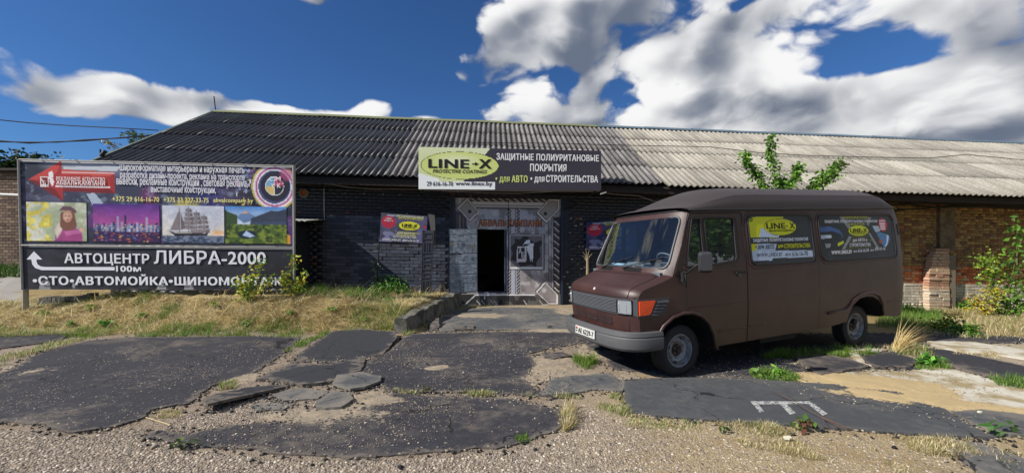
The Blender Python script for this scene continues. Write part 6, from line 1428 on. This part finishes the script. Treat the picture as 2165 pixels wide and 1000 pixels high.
# plants before the billboard's right half and by the black wall
def bp(x, y, Y): return P(x, y, Y)
plant('maple_seedling', 'leafy seedling with yellow-green leaves covering the last word on the billboard', 'seedling', bp(525,622,9.05), [[bp(525,630,9.0),bp(530,590,9.0),bp(545,562,9.0),bp(552,550,9.0)],[bp(520,630,9.0),bp(510,605,9.0),bp(500,590,9.0)],[bp(530,630,9.0),bp(560,600,9.0),bp(572,588,9.0)],[bp(515,630,9.05),bp(535,600,9.05),bp(525,585,9.05)]], .12, 13, LY+LG[:3], .06, .007)
plant('maple_seedling', 'tall pale seedling right of the billboard edge', 'seedling', bp(615,622,9.35), [[bp(600,630,9.3),bp(606,590,9.3),bp(618,560,9.3),bp(625,535,9.3)],[bp(612,630,9.3),bp(628,600,9.3),bp(646,575,9.3)],[bp(605,600,9.3),bp(600,580,9.3)],[bp(622,620,9.3),bp(636,605,9.3),bp(640,600,9.3)]], .12, 12, LY+LG[:3], .06, .007)
Yw_ = 11.6
plant('wall_bush', 'round green bush at the foot of the black wall under the poster', 'bush', gp(825,634), [[bp(825,640,Yw_),bp(825+dx,640-dy,Yw_+random.uniform(-.2,.2))] for dx, dy in ((-35,30),(-20,45),(0,52),(18,45),(35,32),(42,18),(-42,16),(8,30),(-8,25),(28,20))], .12, 34, ['2f5a1a','3c6a20','4a7a28','6a9a3a'], .09, .007)
plant('vine_sprig', 'thin sprig of pale leaves by the left post of the poster', 'sprig', bp(790,630,11.75), [[bp(796,630,11.75),bp(793,580,11.75),bp(786,552,11.75)],[bp(794,590,11.75),bp(802,560,11.75)]], .09, 5, ['a8b89a','7a9a50','5a7a3a'], .05, .006)
# dead sapling by the gate
ds_ = root('dead_sapling', gp(1243, 660), 'bare dry sapling stump standing between the gate and the van', 'sapling'); b_ = P(1240, 640, 10.9); b_.z = float(G(b_.x, b_.y)); g = Geo(); t0 = P(1242, 545, 10.9); g.tube([b_, b_.lerp(t0, .5)+Vector((.01,0,0)), t0], [.05,.045,.03], 7)
for x_, y_ in ((1232,532),(1238,525),(1246,527),(1252,536),(1231,541),(1236,548)): g.tube([P(1241,553,10.9), P((1241+x_)/2+random.uniform(-2,2),(548+y_)/2,10.9), P(x_,y_,10.9)], [.012,.009,.004], 5)
g.obj('trunk', mat('pale_dead_wood','8f7f64',.9,var=.3), ds_)
# small ground plants in front
def rosette(px, py, lb, n=26, s=.10, cols=LG, h=.10, name='weed', cat='weed', grp='weeds in the broken asphalt'):
    b_ = gp(px, py); o = root(name, b_, lb, cat, grp); pts = np.array([list(b_+Vector((random.gauss(0, s*.6), random.gauss(0, s*.5), random.uniform(.02, h)+.03))) for _ in range(n)]); leaves('foliage', pts, s, gcols(n, cols), o, up=1.2)
rosette(1603,798,'broad pale dock leaves at the left end of the tuft behind the grey slab',10,.10,['8fae5c','a5bf78','6a8a3c']); rosette(1965,772,'dense bright green weed on the right-hand broken slabs',160,.08,['4f8a2a','5f9c34','3f7022','7ab048'],.12)
rosette(1697,908,'reddish-green dandelion at the front edge of the grey slab',34,.08,['5a7a34','6f4a3a','48602c','7a8a4a'],.07); rosette(1532,915,'tiny dark green creeping weed on the gravel in front of the grey slab',30,.04,['3f5a26','5a6a3a'],.03)
rosette(2120,922,'broad-leaved weed at the far right corner of the slabs',12,.10,['3f6a2a','5a7a48','4a6a3c'],.12); rosette(380,955,'flat green weed at the edge of the lower asphalt patch',22,.06,['4a5f30','6a7a48','3c4a28'],.05)
rosette(150,690,'small green weed tuft on the left part of the bank foot',40,.07,['4f7a2c','5a8a34'],.10); rosette(225,690,'leafy green weed at the middle of the bank foot',60,.08,['4f8a2c','6a9a3c','5a8a34'],.14)
rosette(820,640,'leafy tuft at the front of the wall bush',40,.08,['7a9a3c','5a8a34'],.12); rosette(2045,520+140,'low yellow leaves under the red brick band',26,.10,LY,.15)
rosette(905,832,'dark dried weed in the seam between the two central asphalt patches',18,.05,['4a4a34','5a5a3c'],.04); rosette(1645,796,'bright grass clump with dock leaves behind the grey slab',50,.06,['6f9c38','83ad46'],.08); rosette(1506,832,'little green sprout in the sandy joint left of the grey slab',12,.04,['4f8a2c'],.03) if False else None
for x_, y_, lb_ in ((95,668,'small weed on the bank under the left end of the billboard'),(190,655,'weed on the bank below the road arrow of the billboard'),(300,672,'weed tuft on the middle of the bank'),(455,650,'weed on the upper bank below the billboard lettering'),(610,668,'weed on the bank right of the billboard seedlings'),(700,660,'weed near the top of the bank in front of the black wall'),(770,682,'weed at the bank foot left of the kerb'),(520,690,'broad weed at the bank foot before the large asphalt patch')):
    rosette(x_, y_, lb_, 34, .07, ['5f8a34','7a9a48','8a9a50'], .10, grp='weeds on the dry bank')
# long dry stalk across the slab
st = root('dry_stalk', gp(1650,850), 'long brown dry stalk lying across the grey slab and the white mark', 'stalk'); g = Geo(); pts = []
for x_, y_, h_ in ((1638,840,.06),(1670,862,.10),(1700,880,.09),(1735,895,.07),(1760,908,.06),(1800,925,.05),(1830,938,.03)): q_ = gp(x_, y_); pts.append(q_+Vector((0,0,h_)))
g.tube(pts, [.0035,.0035,.003,.003,.003,.002,.002], 5)
for x_, y_ in ((1775,905),(1790,915),(1810,920),(1752,915)): q_ = gp(x_, y_); g.tube([pts[3], q_+Vector((0,0,.04))], [.003,.002], 4)
g.obj('stem', mat('dry_brown_stem','5e4434',.8), st)
st = root('dry_straw', gp(335,893), 'single pale straw lying on the gravel left of the broken heap', 'straw'); g = Geo(); g.tube([gp(308,886)+Vector((0,0,.02)), gp(360,900)+Vector((0,0,.01))], .0035, 5); g.obj('stem', mat('pale_straw','c8b482',.8), st)
for x_, y_, w_, lb_ in ((1665,934,.05,'cream plastic scrap on the gravel in front of the grey slab'),(979,793,.02,'single white pebble on the central asphalt patch'),(2072,878,.025,'white pebble on the dark slab at the right')):
    b_ = gp(x_, y_); g = Geo(); n = 8; g.prism([(b_.x+w_*math.cos(6.283*i/n)*random.uniform(.5,1.2), b_.y+w_*.6*math.sin(6.283*i/n)*random.uniform(.6,1.2), b_.z+.03) for i in range(n)], (0,0,.015)); o = g.obj('litter_scrap' if w_ > .04 else 'pebble', mat('cream_scrap','d8d2bc',.6)); tag(o, lb_, 'litter' if w_ > .04 else 'pebble')
# ---------------------------------------------------------------- concrete kerb of the bank
kb = root('concrete_kerb', gp(845,706), 'rough concrete kerb block edging the dry grass bank beside the gate path', 'kerb'); n = 30; V = []
for k in range(n):
    f = k/(n-1); Y = 8.28+f*3.9; X = -2.40+(Y-8.2)*.165; w_ = .20; zb_ = float(G(X+.35, Y))-.1; top = .30+.16*f+.02*math.sin(k*1.3)+random.uniform(-.012,.012); j = random.uniform(-.015,.015)
    V += [(X-.05+j, Y, zb_), (X-.05+j, Y, top-.01), (X+.0, Y, top+.01), (X+w_-.02+j, Y, top), (X+w_+j, Y, top-.025), (X+w_+.02+j, Y, zb_)]
Fc = [(k*6+i, k*6+i+1, (k+1)*6+i+1, (k+1)*6+i) for k in range(n-1) for i in range(5)]+[tuple(range(6))]
mk('kerb_block', V, Fc, mat('mossy_concrete','77736a',.95,var=.4,vscale=5,bump=.9,bscale=30,col2='4a4a40',coord='Pos',bdist=.02), kb)
# ---------------------------------------------------------------- cables
def cable(name, pts, r, m, label, cat='cable', sag=0):
    g = Geo(); g.tube(pts, r, 6); o = g.obj(name, m, smooth=True); tag(o, label, cat); return o
mw_ = mat('grey_cable','3c3c40',.6); mwp = mat('pale_cable','a8a8a6',.6); mkb = mat('black_cable','111114',.7)
cable('cable', [P(-60,250,16), P(0,254,16.5), P(60,260,17), P(150,266,17.5), P(250,271,18), P(335,276,18.5)], .022, mw_, 'upper overhead wire running from the left edge to the dark roof')
for k_ in (0, 1): cable('cable', [P(-60,301+k_*2,13), P(0,300-k_*2,13.3), P(60,301+k_*2,13.6), P(120,301-k_,13.9), P(180,296+k_*2,14.2), P(260,292-k_,14.6), P(345,285,15.2)], .022, mw_, 'twisted lower overhead wire at the left, '+('front strand' if k_ else 'rear strand'))
cable('cable', [FB(686,466,-.06), FB(685,440,-.05), FB(685,400,-.05), FB(687,390,-.05), FB(700,390,-.05), FB(735,396,-.06), FB(790,400,-.06), FB(840,400,-.06), FB(882,401,-.1), FB(950,405,-.1), FB(1030,408,-.08), FB(1100,409,-.08), FB(1170,405,-.2), FB(1262,404,-.6)], .012, mwp, 'pale cable clipped along the black wall and bent down to the lean-to roof')
cable('cable', [FB(1262,405,-.6), FB(1300,411,-.3), FB(1350,414,-.2), FB(1380,425,-.1), FB(1420,430,-.1)], .010, mwp, 'pale cable on the black wall right of the overhead sign')
for dy_, lb_ in ((0,'upper thick black cable sagging along the brick wall under the eaves'),(9,'lower thick black cable along the brick wall, meeting the upper one at the pilaster')):
    cable('cable', [FB(1860,434+dy_*1.6,RW-.2), FB(1920,432+dy_*1.2,RW-.2), FB(1985,439,RW-.24), FB(2030,434+dy_*.3,RW-.2), FB(2090,433+dy_*.5,RW-.2), FB(2190,440+dy_*.3,RW-.2)], .03, mkb, lb_)
def onroof(px, py):      # a point lying just above the front roof slope
    for i_ in range(400):
        t_ = i_/400*(RB-EB); b = EB+t_; a = fa(px, b); z = EZ+t_*(RZ-EZ)/(RB-EB); p = B(a, b, z)
        if HZ-(p.z-CH)*F/p.y <= py: return p+e3*.06
    return p
cable('cable', [onroof(*p) for p in ((640,300),(860,302),(1000,305),(1180,307),(1330,311),(1500,314),(1600,326),(1700,332),(1850,336),(1960,338),(2040,330),(2165,342),(2250,350))], .012, mat('dark_wire','2c2a2a',.7), 'thin wire lying across the whole slate roof')
rd = Geo(); p0 = onroof(458,240); rd.tube([B(fa(456,RB),RB,RZ), B(fa(454,RB),RB,RZ)+Vector((-.03,0,.62))], .02, 6); tag(rd.obj('roof_rod', mat('dark_steel')), 'short metal rod standing on the left end of the roof ridge', 'rod')
pz = P(214,335,11.4); g = Geo(); g.tube([P(213,338,11.6), P(212,316,11.6)], .02, 6); g.tube([P(213,330,11.6), P(221,322,11.6), P(223,319,11.6)], .05, 6); tag(g.obj('wire_bracket', mat('dark_steel')), 'small dark bracket on the roof edge above the billboard', 'bracket')
# ---------------------------------------------------------------- left background: old brick building, road, trees
YF = 24.0
fb = root('old_brick_building', (P(-40,548,YF).x, YF, .6), 'old grey-brown brick building far behind the left edge of the billboard', 'building')
wl0, wl1, zt0, zb0 = P(-260,0,YF).x, P(190,0,YF).x, P(0,362,YF).z, .2
g = Geo(); g.aabb(wl0, wl1, YF, YF+6, zb0, zt0); g.obj('wall', mat('dark_mortar','4a4038',.95,var=.3,coord='Pos'), fb)
g = Geo(); g.aabb(wl0-.3, wl1+.3, YF-.3, YF+6.3, zt0, zt0+.12); g.obj('roof', mat('dark_roof','2c2a28',.9), fb)
n_ = 0; L_, H_ = .36, .175; ind_, rest_ = [], []
for k in range(int((zt0-zb0)/H_)):
    x_ = wl0+(L_/2 if k % 2 else 0)
    while x_ < wl1-L_:
        px_ = CX+x_/YF*F
        if px_ > -40 and px_ < 60 or px_ > 620: ind_.append((x_, zb0+k*H_))
        else: rest_.append((x_, zb0+k*H_))
        x_ += L_
mbk = [mat('far_brick_'+c_, c_, .9, rand=.25, var=.2) for c_ in ('6f5c4c','5c4a3e','7c6a58')]
bmx = []
for m_ in mbk:
    g = Geo(); g.aabb(0, L_-.03, -.03, .03, 0, H_-.03); me = bpy.data.meshes.new('brick'); me.from_pydata(g.v, [], g.f); me.materials.append(m_); bmx.append(me)
random.shuffle(ind_)
for (x_, z_) in ind_[:290]: o = link('brick', random.choice(bmx), fb); o.location = Vector((x_, YF, z_))-fb.location
if ind_[290:]: rest_ += ind_[290:]
A_n = len(rest_); V = np.zeros((A_n, 8, 3)); cub = np.array(((0,-.03,0),(L_-.03,-.03,0),(L_-.03,.03,0),(0,.03,0),(0,-.03,H_-.03),(L_-.03,-.03,H_-.03),(L_-.03,.03,H_-.03),(0,.03,H_-.03)))
V += cub[None]; V[..., 0] += np.array([r[0] for r in rest_])[:, None]; V[..., 1] += YF; V[..., 2] += np.array([r[1] for r in rest_])[:, None]
qf = (np.array([(0,3,2,1),(4,5,6,7),(0,1,5,4),(1,2,6,5),(3,0,4,7)])[None]+np.arange(A_n)[:, None, None]*8).reshape(-1, 4); mk('brick', V, qf, mbk[0], fb, kind='stuff')
g = Geo(); g.tube([P(-80,408,18.5), P(100,415,18.5)], .055, 8); tag(g.obj('white_pipe', mat('white_pipe_paint','d0d0cc',.6)), 'horizontal white pipe crossing in front of the old brick building at the left edge', 'pipe')
def patch(name, pts, m):
    V = [(x, y, float(G(x, y))+.008) for x, y in pts]; o = mk(name, V, [tuple(range(len(V)))], m, kind='structure'); return o
xs = np.linspace(-26,-9.9,14); V = [(x_, y_, float(G(x_, y_))+.02) for y_ in np.linspace(9.4,18,10) for x_ in np.linspace(-26, -1.215*y_, 14)]; mk('path', V, [(j*14+i, j*14+i+1, (j+1)*14+i+1, (j+1)*14+i) for j in range(9) for i in range(13)], mat('pale_road','8d8880',.95,var=.25,vscale=2,bump=.5,bscale=60,coord='Pos'), kind='structure')
x, y = rng.uniform(-34,-8,9000), rng.uniform(18,23.8,9000); blades('green_grass', x, y, rng.uniform(.15,.5,9000), np.full(9000,.03), rng.uniform(.1,.7,9000), gcols(9000, ['3c5a20','4a6a28','2f4a1a']))
def tree(base, h, cr, nl, lsz, label, cols, trunk=.12, sparse=False, name='tree', group='trees behind the buildings', cz=.62, seed=0):
    rr = random.Random(seed); o = root(name, base, label, 'tree', group); g = Geo(); b = Vector(base); top = b+Vector((rr.uniform(-.2,.2),0,h*.9)); g.tube([b, b.lerp(top,.4)+Vector((.1,0,0)), top], [trunk, trunk*.7, trunk*.15], 8); tips = []
    for k in range(16):
        f = rr.uniform(.35,.95); s_ = b.lerp(top, f); a_ = rr.random()*6.28; L = cr*rr.uniform(.5,1.1)*(1.15-abs(f-.6)); e_ = s_+Vector((math.cos(a_)*L, math.sin(a_)*L, L*rr.uniform(.15,.7))); m_ = s_.lerp(e_,.5)+Vector((0,0,.08*L)); g.tube([s_, m_, e_], [trunk*.35, trunk*.2, trunk*.06], 5); tips += [e_, m_.lerp(e_,.5), e_]
    g.obj('trunk', mat('bark','4a4034',.95,var=.4,vscale=4), o)
    per = nl//len(tips); P_ = []
    for tp in tips:
        s_ = cr*(.10 if sparse else .16)*rr.uniform(.6,1.4); P_.append(np.array(tp)+rng.normal(size=(per, 3))*s_*np.array([1,1,.7]))
    P_ = np.concatenate(P_); leaves('crown', P_, lsz, gcols(len(P_), cols), o, up=.6); return o
tree((P(352,600,24).x, 24, .6), P(0,272,24).z-.6, 1.7, 1500, .20, 'sparse leafy tree top showing above the dark roof edge at the left', ['3c5426','4a6230','5a6a3a'], sparse=True, seed=3)
tree((P(285,600,27).x, 27, .8), P(0,300,27).z-.6, 1.6, 900, .2, 'browning thin tree top just above the lower wire', ['8a7a5a','6a6a48','7a7a50'], sparse=True, seed=5)
tree((P(10,600,36).x, 36, .9), P(0,318,36).z-.9, 4.2, 7000, .5, 'dense dark tree behind the old brick building at the left edge', ['1f3016','2a3c1c','34461f'], seed=7)
tree((P(-75,600,33).x, 33, .9), P(0,312,33).z-.9, 4.6, 6000, .5, 'dense dark tree at the far left behind the brick building', ['1f3016','2a3c1c'], seed=8)
# trees across the yard, behind the viewpoint, seen in the van's glass
for i_, (x_, y_, h_) in enumerate(((19,-1.5,8),(23,3.5,8),(15,-6,8))):
    tree((x_, y_, 0), h_, 3.6, 6000, .45, ('tree across the yard opposite the van doors','tree across the yard furthest right','tree across the yard behind the viewpoint')[i_], ['3f5e22','4f7a2a','5c8a34'], seed=20+i_, group='trees across the yard')
